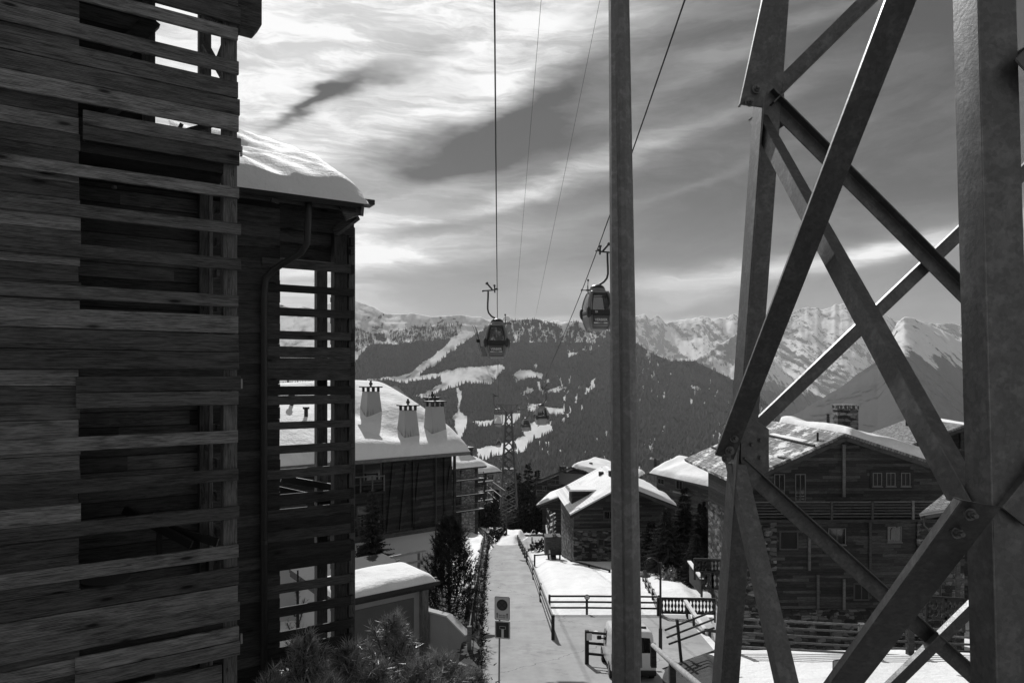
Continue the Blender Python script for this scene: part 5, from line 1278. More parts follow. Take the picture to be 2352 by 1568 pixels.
# ------------------------------------------------------------------ trees
def crown_spruce(H,Rr,seed,whorls=22,fine=1.0,droop=.35,twig=.34,dense=1.0):
    r=random.Random(seed); m=MB(); vs=[];fs=[];rr=[]
    for w in range(whorls):
        t=(w+.3)/whorls; z=H*(.10+.90*t); rad=Rr*(1-t)**.85*r.uniform(.78,1.12)+.04*H*(1-t)
        nb=max(4,int((9-4*t)*dense)); a0=r.random()*PI*2
        for b in range(nb):
            a=a0+2*PI*b/nb+r.uniform(-.25,.25); L=rad*r.uniform(.65,1.15); ca,sa=math.cos(a),math.sin(a)
            n=max(3,int(L/(twig*.42)*fine)); zz=z+r.uniform(-.02,.02)*H
            for k in range(n):
                f=(k+1)/n; x=L*f; dz=-droop*L*f*f+.12*L*f**3*2
                c=Vector((ca*x,sa*x,zz+dz)); tw=twig*(1.15-.75*f)*r.uniform(.7,1.2)
                sh=r.random()*.6+.4*f
                for s in (-1,1):
                    ang=a+s*r.uniform(.5,1.1); e=c+Vector((math.cos(ang)*tw,math.sin(ang)*tw,-tw*r.uniform(.1,.55)))
                    wd=Vector((-math.sin(ang),math.cos(ang),0))*tw*.17
                    o=len(vs); vs+=[c-wd*.4+Vector((0,0,tw*.05)),c+wd*.5,e+wd*.6+Vector((0,0,-tw*.1)),e-wd*.3]; fs.append((o,o+1,o+2,o+3)); rr+=[sh]*4
                    o=len(vs); vs+=[c,c+(e-c)*.55+Vector((0,0,tw*.18)),e,c+(e-c)*.5+Vector((0,0,-tw*.30))]; fs.append((o,o+1,o+2,o+3)); rr+=[sh*.8]*4
    o=0; m.v=[tuple(v) for v in vs]; m.f=fs; m.r=rr
    return m
def tree(name,label,cat,loc,crown,H,mat='needle',trunk=.028,group=None,rz_=0,bare=False):
    t=empty(name,tuple(loc),rz_,label,cat,group)
    MB().tube([(0,0,-.4),(0,0,H*.3),(H*.004,0,H*.65),(0,0,H*.985)],[H*trunk,H*trunk*.8,H*trunk*.45,H*.003],8).build('trunk',M['bark'],t)
    crown.build('crown',M[mat],t); return t
def crown_pine(H,Rr,seed,tufts=420,needles=16,nl=.13,z0=.12,up=.9,nw=.006,form=.8):
    """upswept shoots ending in bottle-brush tufts of long needles"""
    r=random.Random(seed); vs=[];fs=[];rr=[]; m=MB(); bb=MB()
    shoots=max(8,tufts//9)
    for s in range(shoots):
        t=z0+(1-z0)*(s/shoots)**.85; zb=H*t*.92; rad=Rr*(1-t)**form*r.uniform(.6,1.1)+.05*Rr; a=s*2.399+r.uniform(-.3,.3)
        e=Vector((math.cos(a)*rad,math.sin(a)*rad,zb+rad*up*r.uniform(.5,1.)+.03*H)); mid=Vector((math.cos(a)*rad*.6,math.sin(a)*rad*.6,zb+rad*.15))
        bb.tube([(0,0,zb),mid,e],[.018*H/4,.012*H/4,.006*H/4],4)
        for k in range(9):
            f=.35+.65*(k+1)/9; b=mid+(e-mid)*((f-.35)/.65) 
            j=Vector((r.uniform(-1,1),r.uniform(-1,1),r.uniform(-.5,1)))*rad*.26
            tip=b+j; d=(j.normalized()*.6+Vector((math.cos(a)*.3,math.sin(a)*.3,1.0))).normalized()
            sh=r.random()
            for q in range(needles):
                p=tip+d*nl*1.5*(r.random()-.7); v=Vector((r.gauss(0,1),r.gauss(0,1),r.gauss(0,1))).normalized(); v=(v*.75+d*.8).normalized()
                w=v.cross(Vector((r.gauss(0,1),r.gauss(0,1),r.gauss(0,1)))).normalized()*nw
                o=len(vs); vs+=[p-w,p+w,p+v*nl*r.uniform(.8,1.3)]; fs.append((o,o+1,o+2)); rr+=[sh]*2+[min(1,sh+.35)]
    m.v=[tuple(v) for v in vs]; m.f=fs; m.r=rr
    return m,bb
def pine(name,label,loc,H,Rr,seed,tufts=420,group=None,mat='needle_p',cat='young pine',**kw):
    t=empty(name,tuple(loc),0,label,cat,group); cr,bb=crown_pine(H,Rr,seed,tufts,**kw)
    MB().tube([(0,0,-.4),(0,0,H*.5),(0,0,H*.97)],[H*.016,H*.011,H*.003],7).build('trunk',M['bark'],t); bb.build('branches',M['bark'],t); cr.build('needles',M[mat],t); return t
def at(px,Y,dz=0): return Vector(((px-CX)/F0*Y,Y,GZ(Y)+dz))
# by the garage
tree('spruce','slim young spruce in front of the plaster wall left of the garage roof','spruce',at(855,36,1.3),crown_spruce(6.2,1.5,3,30,1.3,.3,.26,1.3),6.2,'needle')
pine('tufted_pine','dense upright pine beside the garage, at the left edge of the road',at(1032,33.5,.4),5.9,1.6,11,1500,needles=18,nl=.2,nw=.014,form=.6,z0=.04,mat='needle_d')
# foreground young pines below the slatted balconies
grp='young pines crowding below the slatted balcony'
for i,(px,Y,top,Rr,lb) in enumerate([
 (905,13.5,1392,.95,'tallest light-tipped pine of the thicket, its leader reaching the garage wall'),
 (1010,14.5,1490,.95,'pine at the right of the thicket, just left of the wing wall end'),
 (1085,15.5,1535,.8,'rightmost pine of the thicket, its shoots touching the road edge'),
 (800,11.2,1455,.9,'pine in the middle of the thicket, below the slatted corner'),
 (700,10.6,1430,.85,'leftmost bushy pine of the thicket, beneath the downpipe'),
 (620,10.2,1520,.7,'low dark pine hugging the wall at the far left of the thicket'),
 (745,10.0,1530,.8,'low pine at the bottom edge of the picture, left of the thicket middle'),
 (860,11.0,1500,.8,'low pine at the bottom edge, in front of the tallest one'),
 (960,12.6,1500,.9,'low pine at the very bottom of the picture, right of the tallest one')]):
    z=(HZ-top)/F0*Y; H=z-GZ(Y)
    pine('young_pine',lb,at(px,Y),H,Rr*1.5,30+i,460,group=grp,z0=.4,needles=20,nl=.17,nw=.0065,form=.75,up=1.1)
pine('bare_sapling','thin feathery larch sapling seen through the lower slats of the second building',at(684,14.5),(HZ-1290)/F0*14.5-GZ(14.5),.75,61,160,z0=.5,needles=10,nl=.07,nw=.003,up=.5,cat='larch',mat='needle')
# dark spruces right of the mast and behind
for px,Y,top,Rr,lb,sd in [(1530,58,1165,2.3,'bushy spruce directly right of the mast behind the street lamp',5),(1572,66,1118,2.4,'tall dark spruce below the white-roofed background chalet',6),
  (1612,62,1150,2.2,'dark spruce close to the left tower leg',7),(1495,62,1195,2.0,'low spruce half hidden by the mast',8),(1600,54,1225,1.7,'small rounded spruce above the carved balustrade',9),
  (1190,188,1085,6.,'dark spruce immediately right of the lift pylon',12),(1213,185,1062,5.5,'tallest spruce of the dark clump right of the lift pylon',13),(1234,188,1078,3.6,'slender pointed spruce standing alone right of the dark clump',14),
  (1172,190,1105,6.,'spruce seen through the lattice of the lift pylon',15),(1140,185,1122,2.6,'small spruce at the left foot of the lift pylon',16),(1206,180,1105,8,'broad spruce in front of the dark clump by the pylon',17)]:
    z=(HZ-top)/F0*Y; H=z-GZ(Y)
    k=1 if Y<100 else 2.2
    tree('spruce',lb,'spruce',at(px,Y),crown_spruce(H,Rr,sd,26,1.1,.3,.42*k,1.5),H,'needle_d' if Y>60 or px in(1572,) else 'needle',group='dark spruces among the village houses')
def bush(name,label,loc,Rx,Ry,H,n,seed,leaf,mat='needle_d',group=None,cat='bush'):
    r=random.Random(seed); m=MB(); vs=[];fs=[];rr=[]
    for i in range(n):
        a=r.random()*2*PI; u=r.random(); ph=math.acos(1-u); k=r.uniform(.6,1.)**.5
        lump=1+.22*math.sin(a*3+seed)+.18*math.sin(a*7+ph*5)
        p=Vector((math.cos(a)*math.sin(ph)*Rx*k*lump,math.sin(a)*math.sin(ph)*Ry*k*lump,math.cos(ph)*H*k*lump+.1*H))
        d=Vector((r.gauss(0,1),r.gauss(0,1),r.gauss(0,1)+.8)).normalized()*leaf; w=d.cross(Vector((r.gauss(0,1),r.gauss(0,1),.3))).normalized()*leaf*.35
        o=len(vs); vs+=[p-w,p+w,p+d]; fs.append((o,o+1,o+2)); sh=r.random(); rr+=[sh]*3
    m.v=[tuple(v) for v in vs];m.f=fs;m.r=rr
    t=empty(name,tuple(loc),0,label,cat,group)
    MB().tube([(0,0,-.2),(0,0,H*.6)],[H*.05,H*.02],6).build('stem',M['bark'],t)
    m.build('foliage',M[mat],t); return t
bush('hedge','long dark hedge below the pylon and the low barn',at(1232,122,.3),5.4,2.,3.6,6500,3,.5,cat='hedge')
for px,Y,H,lb in ((1103,128,3.0,'left of three dark clipped trees before the far apartment block'),(1118,131,3.6,'middle of three dark clipped trees before the far apartment block'),(1136,128,4.2,'right of three dark clipped trees, nearest the pylon foot')):
    bush('clipped_tree',lb,at(px,Y,.8),1.25,1.25,H,1600,int(px),.4,group='clipped trees by the pylon')
bush('snowy_shrub','dark shrub beside the end of the road, left of the snow mound',at(1139,102,.1),1.5,1.2,1.6,900,21,.3)
bush('roadside_shrub','brown shrub tangle behind the road fence below the middle chalet',at(1246,86,0),1.6,1.2,1.1,900,22,.25)
bush('frosted_bush','low bush with snow flecks under the spruces right of the mast',at(1538,54,0),.9,.8,1.1,700,25,.2,mat='needle_p')
# bare street tree
bt=empty('bare_tree',tuple(at(1163,108)),0,'bare thin street tree at the fence corner in front of the pylon','tree')
r_=random.Random(4); m=MB(); H=(GZ(108)*-1+(HZ-1150)/F0*108)
MB().tube([(0,0,-.2),(.05,0,H*.4),(0,0,H)],[.16,.11,.03],7).build('trunk',M['bark'],bt)
for i in range(46):
    z=H*(.35+.6*r_.random()); a=r_.random()*6.28; L=(H-z)*.35+.6; p=Vector((0,0,z)); q=p+Vector((math.cos(a)*L,math.sin(a)*L,L*.35)); m.tube([p,q],[.04,.012],4)
    for j in range(4): s_=p+(q-p)*r_.uniform(.4,.95); b=a+r_.uniform(-1,1); m.tube([s_,s_+Vector((math.cos(b),math.sin(b),.3))*L*.35],[.02,.008],3)
m.build('branches',M['bark'],bt)
# rocks peeping out of the snowfield
for i,(px,py,s,lb) in enumerate([(1585,1327,.8,'larger dark rock in the snow above the carved balustrade'),(1566,1322,.35,'small rock left of the larger one in the snow')]):
    g=ghit(px,py); m=MB(); rr=random.Random(i); n=10; vs=[]
    def rk(a,b_): th=a*2*PI; ph=b_*PI; k=s*(1+.25*math.sin(th*3+i)+.2*math.sin(ph*5)); return (math.cos(th)*math.sin(ph)*k*1.3,math.sin(th)*math.sin(ph)*k,math.cos(ph)*k*.7)
    o=m.grid(rk,16,10).build('rock',M['rock'],None,True); o.location=g+Vector((0,0,.35)); tag(o,lb,'rock')

# ------------------------------------------------------------------ fences
def fence(label,pts,h,nr,sp,mat='darkrail',rt=.09,ptt=.13,cat='fence',group=None,name='timber_fence',lift=0,round_=False,pmat=None,extra=.08):
    pts=[Vector(p) for p in pts]; f=empty(name,tuple(pts[0]),0,label,cat,group); L=[(pts[i+1]-pts[i]).length for i in range(len(pts)-1)]
    for i,l in enumerate(L):
        a,b=pts[i],pts[i+1]
        for k in range(nr):
            z=Vector((0,0,h*(k+1)/nr+lift)) if nr>1 else Vector((0,0,h))
            mb=MB(); (mb.tube([a+z,b+z],rt*.6,8) if round_ else mb.bar(a+z,b+z,rt*.55,rt)); wpart(mb,'rail',mat,f)
        n=max(1,round(l/sp))
        for j in range(n+(1 if i==len(L)-1 else 0)):
            c=a+(b-a)*(j/n); wpart(MB().bar(c-Vector((0,0,.3)),c+Vector((0,0,h+extra+lift)),ptt,ptt,(1,0,0)),'post',pmat or mat,f)
    return f
G=lambda px,py,dz=0: ghit(px,py)+Vector((0,0,dz))
# right side of the road: pale rails on dark posts
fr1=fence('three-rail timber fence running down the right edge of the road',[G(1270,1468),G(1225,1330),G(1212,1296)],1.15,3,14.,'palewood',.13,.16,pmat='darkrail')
fence('short fence piece where the road ends, left of the snow patch',[G(1210,1290),G(1189,1246)],1.1,3,5.,'railwood',.12,.2)
fp=fence('level three-rail dark fence between the snowfield and the parking area',[G(1262,1408),G(1348,1408),G(1514,1410)],1.05,3,40,'darkrail',.1,.13)
fence('single-bar gate fence beside the shrub, above the snowfield',[G(1228,1300),G(1286,1294)],1.1,1,30,'darkrail',.12,.16)
fence('sloping dark fence rail from the chalet corner down to the snowfield',[G(1286,1280),G(1312,1298),G(1400,1322)],.5,1,6,'darkrail',.16,.18)
fence('low three-rail fence beside the white van',[G(1348,1524),G(1424,1532)],1.35,3,60,'darkrail',.10,.16)
fence('dark fence on the far left of the road end with pale handrail',[G(1080,1214),G(1096,1216),G(1132,1256)],1.15,2,3.,'railwood',.12,.14)
fence('angled fence round the snowy terrace left of the bare tree',[G(1118,1216),G(1152,1232),G(1162,1224),G(1190,1215)],1.1,2,4.,'darkrail',.1,.12)
fence('receding fence from the bare tree up to the pylon foot',[G(1194,1217),G(1184,1205),G(1168,1190)],1.1,2,4.5,'darkrail',.12,.14)
fence('row of short posts with a rail beside the path',[G(1262,1232),G(1268,1238),G(1276,1246)],1.2,1,1.6,'railwood',.08,.16)
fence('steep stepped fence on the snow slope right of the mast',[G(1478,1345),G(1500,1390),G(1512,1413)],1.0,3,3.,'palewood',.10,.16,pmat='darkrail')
# leaning three-rail fence on the turf
lf=empty('leaning_fence',tuple(G(1562,1525)),0,'dark leaning fence with three slanting rails on the turf bank','fence')
Yf=28.
for a,b in (((1528,1446,27.6),(1640,1402,29.5)),((1532,1463,27.6),(1640,1421,29.5)),((1537,1478,27.6),(1640,1441,29.5))): wpart(MB().tube([P(*a),P(*b)],.042,8),'rail','darkrail',lf)
wpart(MB().bar(P(1566,1530,28.),P(1555,1421,28.),.16,.1),'post','darkrail',lf)
# near log handrail
lr=empty('log_handrail',tuple(P(1600,1568,20)),0,'bleached round log rail on short posts, in front of the van','handrail')
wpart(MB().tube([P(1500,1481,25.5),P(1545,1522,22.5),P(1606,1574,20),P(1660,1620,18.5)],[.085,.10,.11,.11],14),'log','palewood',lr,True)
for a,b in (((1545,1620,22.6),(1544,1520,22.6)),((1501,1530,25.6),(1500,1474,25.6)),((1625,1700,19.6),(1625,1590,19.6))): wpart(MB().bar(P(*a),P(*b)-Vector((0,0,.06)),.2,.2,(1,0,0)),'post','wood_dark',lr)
# chalet garden fence behind the tower
fence('long five-rail dark fence in front of the big chalet',[P(1690,1500,31.3),P(1980,1516,31.),P(2090,1522,31),P(2280,1530,31)],1.6,5,4.6,'railwood',.09,.26,group=None)
# carved balustrades
def balustrade(label,a,b,h,n):
    """sawn-board balustrade: each board pierced by a heart and drop; openings are real"""
    f=empty('carved_balustrade',tuple(a),0,label,'balustrade',group='pierced timber balustrades of the big chalet garden')
    d=(b-a); L=Vector((d.x,d.y,0)).length; sl_=d.z/L
    w=L/n; m=MB()
    # silhouette of half a gap between neighbouring boards (heart-and-drop), stacked strips
    prof=[(0,.0),(.10,.0),(.16,.10),(.22,.28),(.30,.34),(.40,.20),(.48,.07),(.56,.10),(.66,.30),(.76,.33),(.82,.18),(.86,.02),(.89,.10),(.92,.0),(1,.0)]
    for i in range(n):
        flip=i%2
        P2=[(t if not flip else 1-t,o) for t,o in prof]
        if flip: P2=P2[::-1]
        zs=[p[0] for p in P2]; os_=[p[1] for p in P2]
        nx=i+1; prof2=[(t if nx%2==0 else 1-t,o) for t,o in prof]
        if nx%2: prof2=prof2[::-1]
        for j in range(len(P2)-1):
            z0,z1=zs[j]*h,zs[j+1]*h
            l0,l1=os_[j]*w,os_[j+1]*w
            r0=np.interp(zs[j],[p[0] for p in prof2],[p[1] for p in prof2])*w; r1=np.interp(zs[j+1],[p[0] for p in prof2],[p[1] for p in prof2])*w
            x0,x1=i*w,(i+1)*w
            q=[(x0+l0,z0),(x1-r0,z0),(x1-r1,z1),(x0+l1,z1)]
            m.prism([(x,0,z+sl_*x) for x,z in q],(0,.03,0))
    m.bar((0,.015,h+.04),(L,.015,h+.04+sl_*L),.09,.07); m.bar((0,.015,-.02),(L,.015,-.02+sl_*L),.07,.06)
    ang=math.atan2(d.y,d.x); f.rotation_euler=(0,0,ang); m.build('pierced_boards',M['darkrail'],f)
    for x in (0,L*.5,L): MB().bar((x,.05,-.5+sl_*x),(x,.05,h+.05+sl_*x),.1,.1,(1,0,0)).build('post',M['darkrail'],f)
    return f
balustrade('long low carved balustrade running from the street lamp to the tower leg',P(1517,1406,40.),P(1642,1409,39.),.82,16)
balustrade('upper carved balustrade on the terrace, behind the left tower leg',P(1596,1310,37.5),P(1660,1312,37.5),.62,8)
balustrade('lower carved balustrade under the terrace, close to the tower leg',P(1612,1350,37.),P(1662,1352,37.),.85,5)
balustrade('dark carved balustrade half hidden behind the near tower leg',P(2130,1420,29.),P(2215,1425,29.),.9,8)
tb=empty('terrace_side',tuple(P(1585,1368,38)),0,'plank side of the terrace with a snowy handrail, left of the tower leg','terrace')
a=P(1583,1290,41.); b=P(1612,1330,37.); 
wpart(MB().prism([a,b,b-Vector((0,0,.9)),P(1583,1335,41.)],(.06,.02,0)),'boards','darkrail',tb); wpart(MB().bar(a+Vector((0,0,.05)),b+Vector((0,0,.05)),.22,.07),'snowy_rail','snow',tb)
wpart(MB().prism([b,P(1640,1330,37.),P(1640,1368,37.),P(1612,1368,37.)],(0,.06,0)),'front_boards','darkrail',tb) if False else None
sr=empty('snowy_stair_rail',tuple(P(1600,1440,37)),0,'steep snow-capped stair rail crossing the long carved balustrade','handrail')
wpart(MB().bar(P(1574,1379,39),P(1618,1445,35.5),.2,.14),'rail','snow',sr)
wpart(MB().bar(P(1618,1445,35.5),P(1650,1450,35.5),.1,.14),'rail','darkrail',sr)
for a,b in (((1578,1415,39),(1577,1385,39)),((1594,1450,37.4),(1593,1412,37.4)),((1616,1490,35.5),(1616,1448,35.5)),((1630,1490,35.5),(1630,1450,35.5))): wpart(MB().bar(P(*a),P(*b),.12,.12,(1,0,0)),'post','darkrail',sr)

# ------------------------------------------------------------------ dry-stone edging and hedge left of the road
for i,(px,py) in enumerate([(1106,1262),(1104,1285),(1103,1312),(1099,1350),(1094,1392),(1090,1440),(1086,1490)]):
    pass
sw=empty('stone_edging',tuple(G(1098,1493)),0,'rough dry-stone wall overgrown with dark scrub along the left side of the road','wall')
rs=random.Random(2)
pts=[G(1078,1620),G(1086,1520),G(1092,1440),G(1098,1381),G(1105,1325),G(1111,1280),G(1118,1252)]
m=MB()
for i in range(len(pts)-1):
    a,b=pts[i],pts[i+1]; n=int((b-a).length/.45)
    for j in range(n):
        for lv in range(3):
            c=a+(b-a)*((j+rs.random()*.5)/n)+Vector((rs.uniform(-.25,.12),0,.15+.4*lv)); s=rs.uniform(.16,.32)
            th=rs.random()*PI; ca,sa=math.cos(th)*s,math.sin(th)*s
            m.add([c+Vector((x*ca-y*sa,(x*sa+y*ca)*1.2,z*s*.7*rs.uniform(.7,1.1))) for x,y,z in ((-1,-1,-1),(1,-1,-1),(1,1,-1),(-1,1,-1),(-.8,-.8,1),(.8,-.9,1),(.8,.8,1),(-.9,.8,1))],[(0,3,2,1),(4,5,6,7),(0,1,5,4),(1,2,6,5),(2,3,7,6),(3,0,4,7)])
wpart(m,'stones','boulder',sw)
m=MB(); vs=[];fs=[];rr=[]
for i in range(len(pts)-1):
    a,b=pts[i],pts[i+1]
    for j in range(int((b-a).length*140)):
        c=a+(b-a)*rs.random()+Vector((rs.gauss(.0,.25),rs.gauss(0,.2),abs(rs.gauss(.3,.4)))); d=Vector((rs.gauss(0,1),rs.gauss(0,1),abs(rs.gauss(.6,.6)))).normalized()*rs.uniform(.12,.35); w=d.cross(Vector((rs.random(),rs.random(),.2))).normalized()*.03
        o=len(vs); vs+=[c-w,c+w,c+d]; fs.append((o,o+1,o+2)); rr+=[rs.random()]*3
m.v=[tuple(v) for v in vs];m.f=fs;m.r=rr; wpart(m,'scrub','needle_d',sw)
fence('line of dark posts with a thin rail above the dry-stone wall',[G(1078,1560,1.1),G(1090,1440,1.1),G(1099,1360,1.1),G(1108,1290,1.1),G(1112,1262,1.1)],.9,1,3.6,'railwood',.07,.16)
for px,py,s,lb in ((1094,1395,.8,'upper small concrete box on the stone wall beside the road'),(1118,1290,.7,'pale utility box at the far end of the stone wall')):
    g=G(px,py); o=MB().box(-.4*s,.35*s,-.3,.3,0,1.3*s).build('utility_box',M['concrete']); bevel(o,.03); o.location=g+Vector((-.4,0,.3)); tag(o,lb,'utility box')
# ------------------------------------------------------------------ street lamp
lp=ghit(1517,1500); lamp=empty('street_lamp',tuple(lp),0,'dark swan-neck street lamp standing at the edge of the parking area','street lamp')
Yl=lp.y; hl=(HZ-1291)/F0*Yl-lp.z; sc=Yl/F0
MB().tube([(0,0,0),(0,0,1.1),(0,0,1.15),(0,0,hl)],[.085,.08,.055,.045],12).build('pole',M['blacksteel'],lamp)
MB().tube([(0,0,hl*.93),(.0,0,hl)],.07,10).build('collar',M['blacksteel'],lamp)
arc=[(-sc*4,0,hl-.25)]
cx_=-sc*20; rr_=sc*16
arc=[(cx_+rr_*math.cos(t),0,hl-.12+rr_*math.sin(t)) for t in np.linspace(0,PI,14)]; arc=[(arc[0][0],0,hl-.55)]+arc+[(arc[-1][0],0,hl-.35)]
MB().tube(arc,.032,8).build('swan_neck',M['blacksteel'],lamp,True)
MB().bar((0,0,hl-.15),(arc[0][0],0,hl-.2),.04,.05).build('bracket',M['blacksteel'],lamp)
MB().tube([(arc[-1][0],0,hl-.35),(arc[-1][0],0,hl-.45),(arc[-1][0],0,hl-.55),(arc[-1][0],0,hl-.62)],[.06,.10,.24,.27],16).build('lamp_shade',M['plaster_grey'],lamp)
bo=ghit(1222,1248); b_=empty('bollard',tuple(bo),0,'grey bollard lamp beside the path right of the snow mound','bollard')
MB().tube([(0,0,0),(0,0,.85)],.1,10).build('post',M['plaster_grey'],b_); MB().tube([(0,0,.85),(0,0,1.05)],.12,10).build('head',M['white'],b_)
for px,py,h,lb in ((1097,1222,4.6,'thin dark lamp post at the left of the far terrace'),(1106,1216,3.8,'shorter dark lamp post behind the far handrail')):
    g=ghit(px,py); o=empty('lamp_post',tuple(g),0,lb,'lamp post'); MB().tube([(0,0,0),(0,0,h*1.6)],.09,8).build('pole',M['blacksteel'],o); MB().tube([(0,0,h*1.6),(0,0,h*1.6+.3)],.2,8).build('lamp_head',M['blacksteel'],o)

# ------------------------------------------------------------------ signs
def rrect(w,h,r,n=5):
    out=[]
    for cx_,cy_,a0 in ((w/2-r,h/2-r,0),(-w/2+r,h/2-r,PI/2),(-w/2+r,-h/2+r,PI),(w/2-r,-h/2+r,1.5*PI)):
        for k in range(n+1): t=a0+PI/2*k/n; out.append((cx_+r*math.cos(t),cy_+r*math.sin(t)))
    return out
def plate(par,name,w,h,r,z,y,mat,x=0,th=.012):
    return MB().prism([(x+p[0],y,z+p[1]) for p in rrect(w,h,r)],(0,th,0)).build(name,mat,par)
def disc(par,name,rad,x,z,y,mat,n=36,th=.006,r0=0):
    m=MB()
    if not r0: m.prism([(x+rad*math.cos(t),y,z+rad*math.sin(t)) for t in np.linspace(0,2*PI,n,endpoint=False)],(0,th,0))
    else:
        for k in range(n):
            a,b=2*PI*k/n,2*PI*(k+1)/n; m.prism([(x+rad*math.cos(a),y,z+rad*math.sin(a)),(x+rad*math.cos(b),y,z+rad*math.sin(b)),(x+r0*math.cos(b),y,z+r0*math.sin(b)),(x+r0*math.cos(a),y,z+r0*math.sin(a))],(0,th,0))
    return m.build(name,mat,par)
Ys=21.5; sp=P(1147,1568,Ys)
sg=empty('road_sign',(sp.x,sp.y,GZ(Ys)),math.radians(-12),'two stacked road signs on a thin pole, no stopping above dead end','road sign')
zc=lambda py:(HZ-py)/F0*Ys-GZ(Ys); k_=Ys/F0
MB().tube([(-.03,.05,0),(0.0,.05,zc(1372))],.03,12).build('pole',M['gutter'],sg)
z1=zc(1396); w1=34.5*k_*1.03; h1=54*k_
p1=plate(sg,'no_stopping_panel',w1,h1,.05,z1,0,M['blacksteel'],.09)
plate(p1,'panel_face',w1-.03,h1-.03,.04,z1,-.004,M['signgrey'],.09,.004)
zz=z1+h1*.15; dx=.09
disc(p1,'prohibition_ring',.175,dx,zz,-.010,M['signdark'],r0=.125); disc(p1,'prohibition_face',.125,dx,zz,-.009,M['signmid'])
m=MB()
for s in (-1,1): m.bar((dx-.09,-.0115,zz-.09*s),(dx+.09,-.0115,zz+.09*s),.004,.028)
m.build('prohibition_cross',M['signdark'],p1)
m=MB()
for s in (-1,1):
    x=dx+s*.16; zb=z1-h1*.40
    m.prism([(x-.012,-.009,zb),(x+.012,-.009,zb),(x+.012,-.009,zb+.11),(x+.03,-.009,zb+.11),(x,-.009,zb+.165),(x-.03,-.009,zb+.11),(x-.012,-.009,zb+.11)],(0,.004,0))
m.build('arrows',M['blacksteel'],p1)
text('Des 2 côtés',.058,M['signmid'],p1,(dx,-.010,z1-h1*.29),ext=.001,xs=.8,bold=.001); text('de la route',.058,M['signmid'],p1,(dx,-.010,z1-h1*.37),ext=.001,xs=.8,bold=.001)
z2=zc(1445); h2=40*k_
p2=plate(sg,'dead_end_panel',w1,h2,.04,z2,0,M['blacksteel'],.10)
plate(p2,'panel_border',w1-.02,h2-.02,.035,z2,-.004,M['signgrey'],.10,.004); plate(p2,'panel_face',w1-.07,h2-.07,.02,z2,-.007,M['signdark'],.10,.003)
plate(p2,'road_stem',.075,h2*.5,.004,z2-h2*.21,-.010,M['signgrey'],.105,.003); plate(p2,'dead_end_rim',.195,.088,.006,z2+h2*.13,-.010,M['signgrey'],.105,.003); plate(p2,'dead_end_bar',.175,.07,.006,z2+h2*.13,-.013,M['blacksteel'],.105,.003)
# small round sign on the level fence, little plate by the van, slanted sign lower right
g=ghit(1348,1408); s2=empty('round_sign',(g.x,g.y-.12,g.z),0,'small round sign with a dark ring on the level three-rail fence','sign')
disc(s2,'ring',.16,0,1.02,0,M['signdark'],r0=.115); disc(s2,'face',.115,0,1.02,.001,M['signgrey']); text('3.5t',.09,M['signdark'],s2,(0,-.004,1.02),ext=.001); MB().box(-.02,.02,.01,.04,.2,1.1).build('bracket',M['blacksteel'],s2)
g=ghit(1350,1524); s3=empty('fence_plate',(g.x,g.y-.12,g.z),0,'pale rectangular plate fixed to the fence post beside the van','sign'); MB().box(-.06,.16,0,.02,1.05,1.35).build('plate',M['signgrey'],s3)
s4=empty('road_sign',tuple(P(1928,1540,22.)),math.radians(20),'half-hidden no stopping sign at the bottom, behind the bolted brace','road sign')
plate(s4,'panel',.55,.75,.05,0,0,M['blacksteel']); plate(s4,'panel_face',.50,.70,.04,0,-.004,M['signgrey'],0,.004); disc(s4,'prohibition_ring',.2,0.02,.1,-.010,M['signdark'],r0=.145); disc(s4,'prohibition_face',.145,.02,.1,-.009,M['signmid']); MB().tube([(0,.05,-2.6),(0,.05,.3)],.03,10).build('pole',M['gutter'],s4)

# ------------------------------------------------------------------ white van
van=empty('white_van',(4.68,26.1,GZ(26.1)),0,'white panel van seen from behind, half hidden by the steel mast','van')
van.rotation_euler=(0,math.radians(9.9),math.radians(89))
# (x from the tail, underside, waist, shoulder, roof, half width at waist, at roof)
prof=[(0.0,.36,1.0,1.55,1.78,.80,.64),(0.03,.33,1.0,1.58,1.84,.85,.68),(.12,.32,1.0,1.60,1.88,.87,.70),(1.2,.32,1.0,1.60,1.90,.88,.71),(2.3,.32,1.0,1.58,1.88,.88,.70),(2.55,.32,1.0,1.52,1.82,.88,.68),(2.95,.32,1.0,1.30,1.50,.87,.67),(3.35,.32,1.0,1.10,1.16,.86,.72),(3.85,.32,.90,.98,1.03,.84,.68),(4.15,.36,.75,.85,.92,.76,.58),(4.25,.40,.62,.70,.74,.66,.5)]
m=MB(); rings=[]
for (x,zb,zw,zs,zt,hw,hr) in prof:
    pts=[(hw*.6,zb),(hw*.93,zb+.01),(hw*.99,zb+.08),(hw,zb+(zw-zb)*.6),(hw*.985,zw),(hw*.975,zw+.03),(hr+(hw-hr)*.55,zs),(hr+.05,zt-.07),(hr-.02,zt-.02),(hr*.6,zt)]
    rings+=[(x,y,z) for y,z in pts]+[(x,-y,z) for y,z in pts[::-1]]
nr=20
fs=[(i*nr+j,i*nr+(j+1)%nr,(i+1)*nr+(j+1)%nr,(i+1)*nr+j) for i in range(len(prof)-1) for j in range(nr)]+[tuple(range(nr))[::-1],tuple((len(prof)-1)*nr+j for j in range(nr))]
o=m.add(rings,fs,.5).build('body',M['carpaint'],van,True)
md=o.modifiers.new('b','BEVEL'); md.width=.02; md.segments=2; md.limit_method='ANGLE'; md.angle_limit=.9
m=MB(); m.box(.45,3.7,-.80,.80,.24,.36); m.build('underbody',M['rubber'],van)
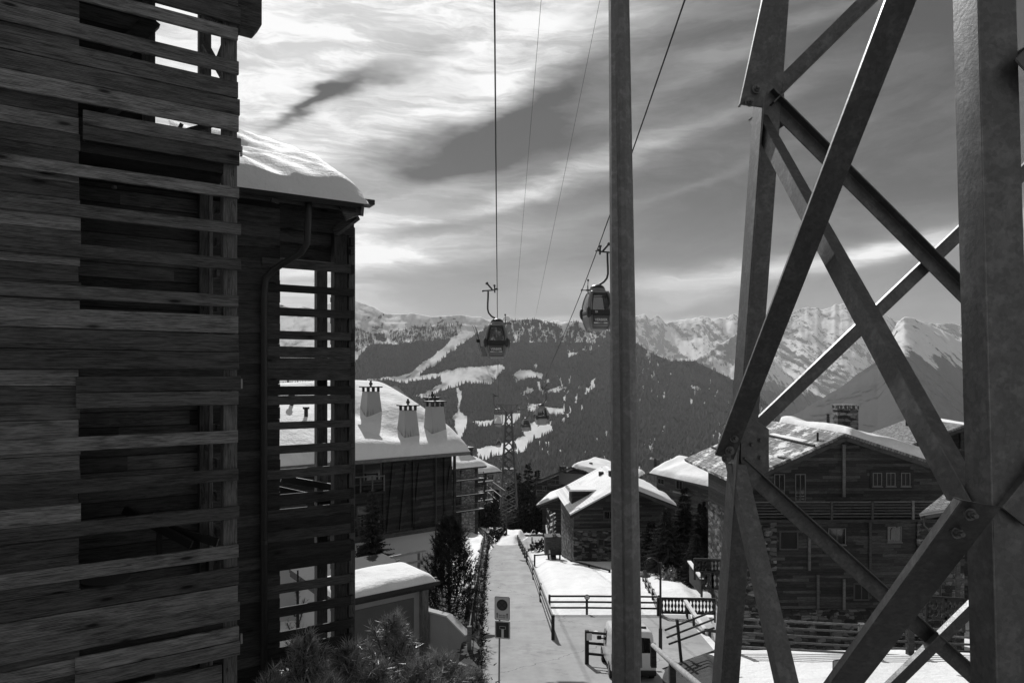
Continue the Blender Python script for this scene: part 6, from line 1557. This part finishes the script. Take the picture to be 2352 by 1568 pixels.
for s in (-1,1):
    MB().prism([(-.012,s*.05,1.08),(-.012,s*.74,1.08),(.0,s*.64,1.62),(.0,s*.05,1.66)],(.04,0,0)).build('rear_window',M['pane'],van)
    MB().prism([(-.015,s*.78,.66),(-.015,s*.865,.66),(.0,s*.85,1.04),(.0,s*.79,1.04)],(.10,0,0)).build('tail_lamp',M['lamp_lens'],van)
    MB().prism([(1.7,s*.862,1.06),(2.75,s*.862,1.04),(2.45,s*.80,1.52),(1.75,s*.80,1.56)],(0,s*.03,0)).build('side_window',M['pane'],van)
    mr=MB().bar((2.65,s*.84,1.08),(2.65,s*.98,1.10),.05,.05); mr.box(2.60,2.72,*sorted((s*.94,s*1.13)),1.04,1.20); bevel(mr.build('wing_mirror',M['blacksteel'],van),.03,2)
    for x in (.75,3.35):
        w=MB().tube([(x,s*.68,.31),(x,s*.70,.31),(x,s*.875,.31),(x,s*.885,.31)],[.27,.31,.31,.27],24).build('wheel',M['rubber'],van)
        MB().tube([(x,s*.88,.31),(x,s*.895,.31)],[.19,.17],16).build('rim',M['gutter'],w)
bevel(MB().box(-.07,.1,-.85,.85,.26,.45).build('rear_bumper',M['blacksteel'],van),.04,2)
MB().box(-.03,-.018,-.26,.26,.66,.78).build('number_plate',M['signgrey'],van)
MB().bar((-.03,0,.62),(.0,0,1.66),.012,.01,(1,0,0)).build('door_gap',M['blacksteel'],van)
MB().tube([(.45,-.35,1.86),(.3,-.35,2.06)],.012,6).build('antenna',M['blacksteel'],van); MB().box(.5,.62,-.6,.6,1.88,1.95).build('roof_light_bar',M['blacksteel'],van)

# ------------------------------------------------------------------ wires behind the apartment block
for i,(a,b,lb) in enumerate([((1112,1092),(1160,1126),'uppermost slanting wire'),((1113,1108),(1152,1140),'second slanting wire'),((1112,1122),(1145,1150),'third slanting wire'),((1110,1134),(1148,1167),'lowest slanting wire')]):
    tag(MB().tube([P(*a,150),P(*b,168)],.07,5).build('overhead_wire',M['signgrey']),lb+' between the apartment block and the pylon','wire',group='wires beside the lift pylon')

# snow-topped garden tables on the far terrace
for i,(px,py,lb) in enumerate([(1131,1198,'leftmost snow-topped table on the far terrace'),(1143,1203,'middle snow-topped table on the far terrace'),(1154,1196,'rightmost snow-topped table on the far terrace'),(1138,1210,'nearest snow-topped table, just behind the terrace fence')]):
    g=ghit(px,py); t=empty('garden_table',tuple(g+Vector((0,0,.3))),.2*i,lb,'table',group='snow-topped tables on the far terrace')
    MB().box(-1.1,1.1,-.6,.6,.72,.8).build('tabletop',M['darkrail'],t); snowpad(t,[(-1.1,-.6,.8),(1.1,-.6,.8),(1.1,.6,.8),(-1.1,.6,.8)],.28,60+i,.3,14,10)
    for sx in (-1,1):
        for sy in (-1,1): MB().box(sx*1.0-.06,sx*1.0+.06,sy*.5-.06,sy*.5+.06,-.3,.716).build('leg',M['darkrail'],t)
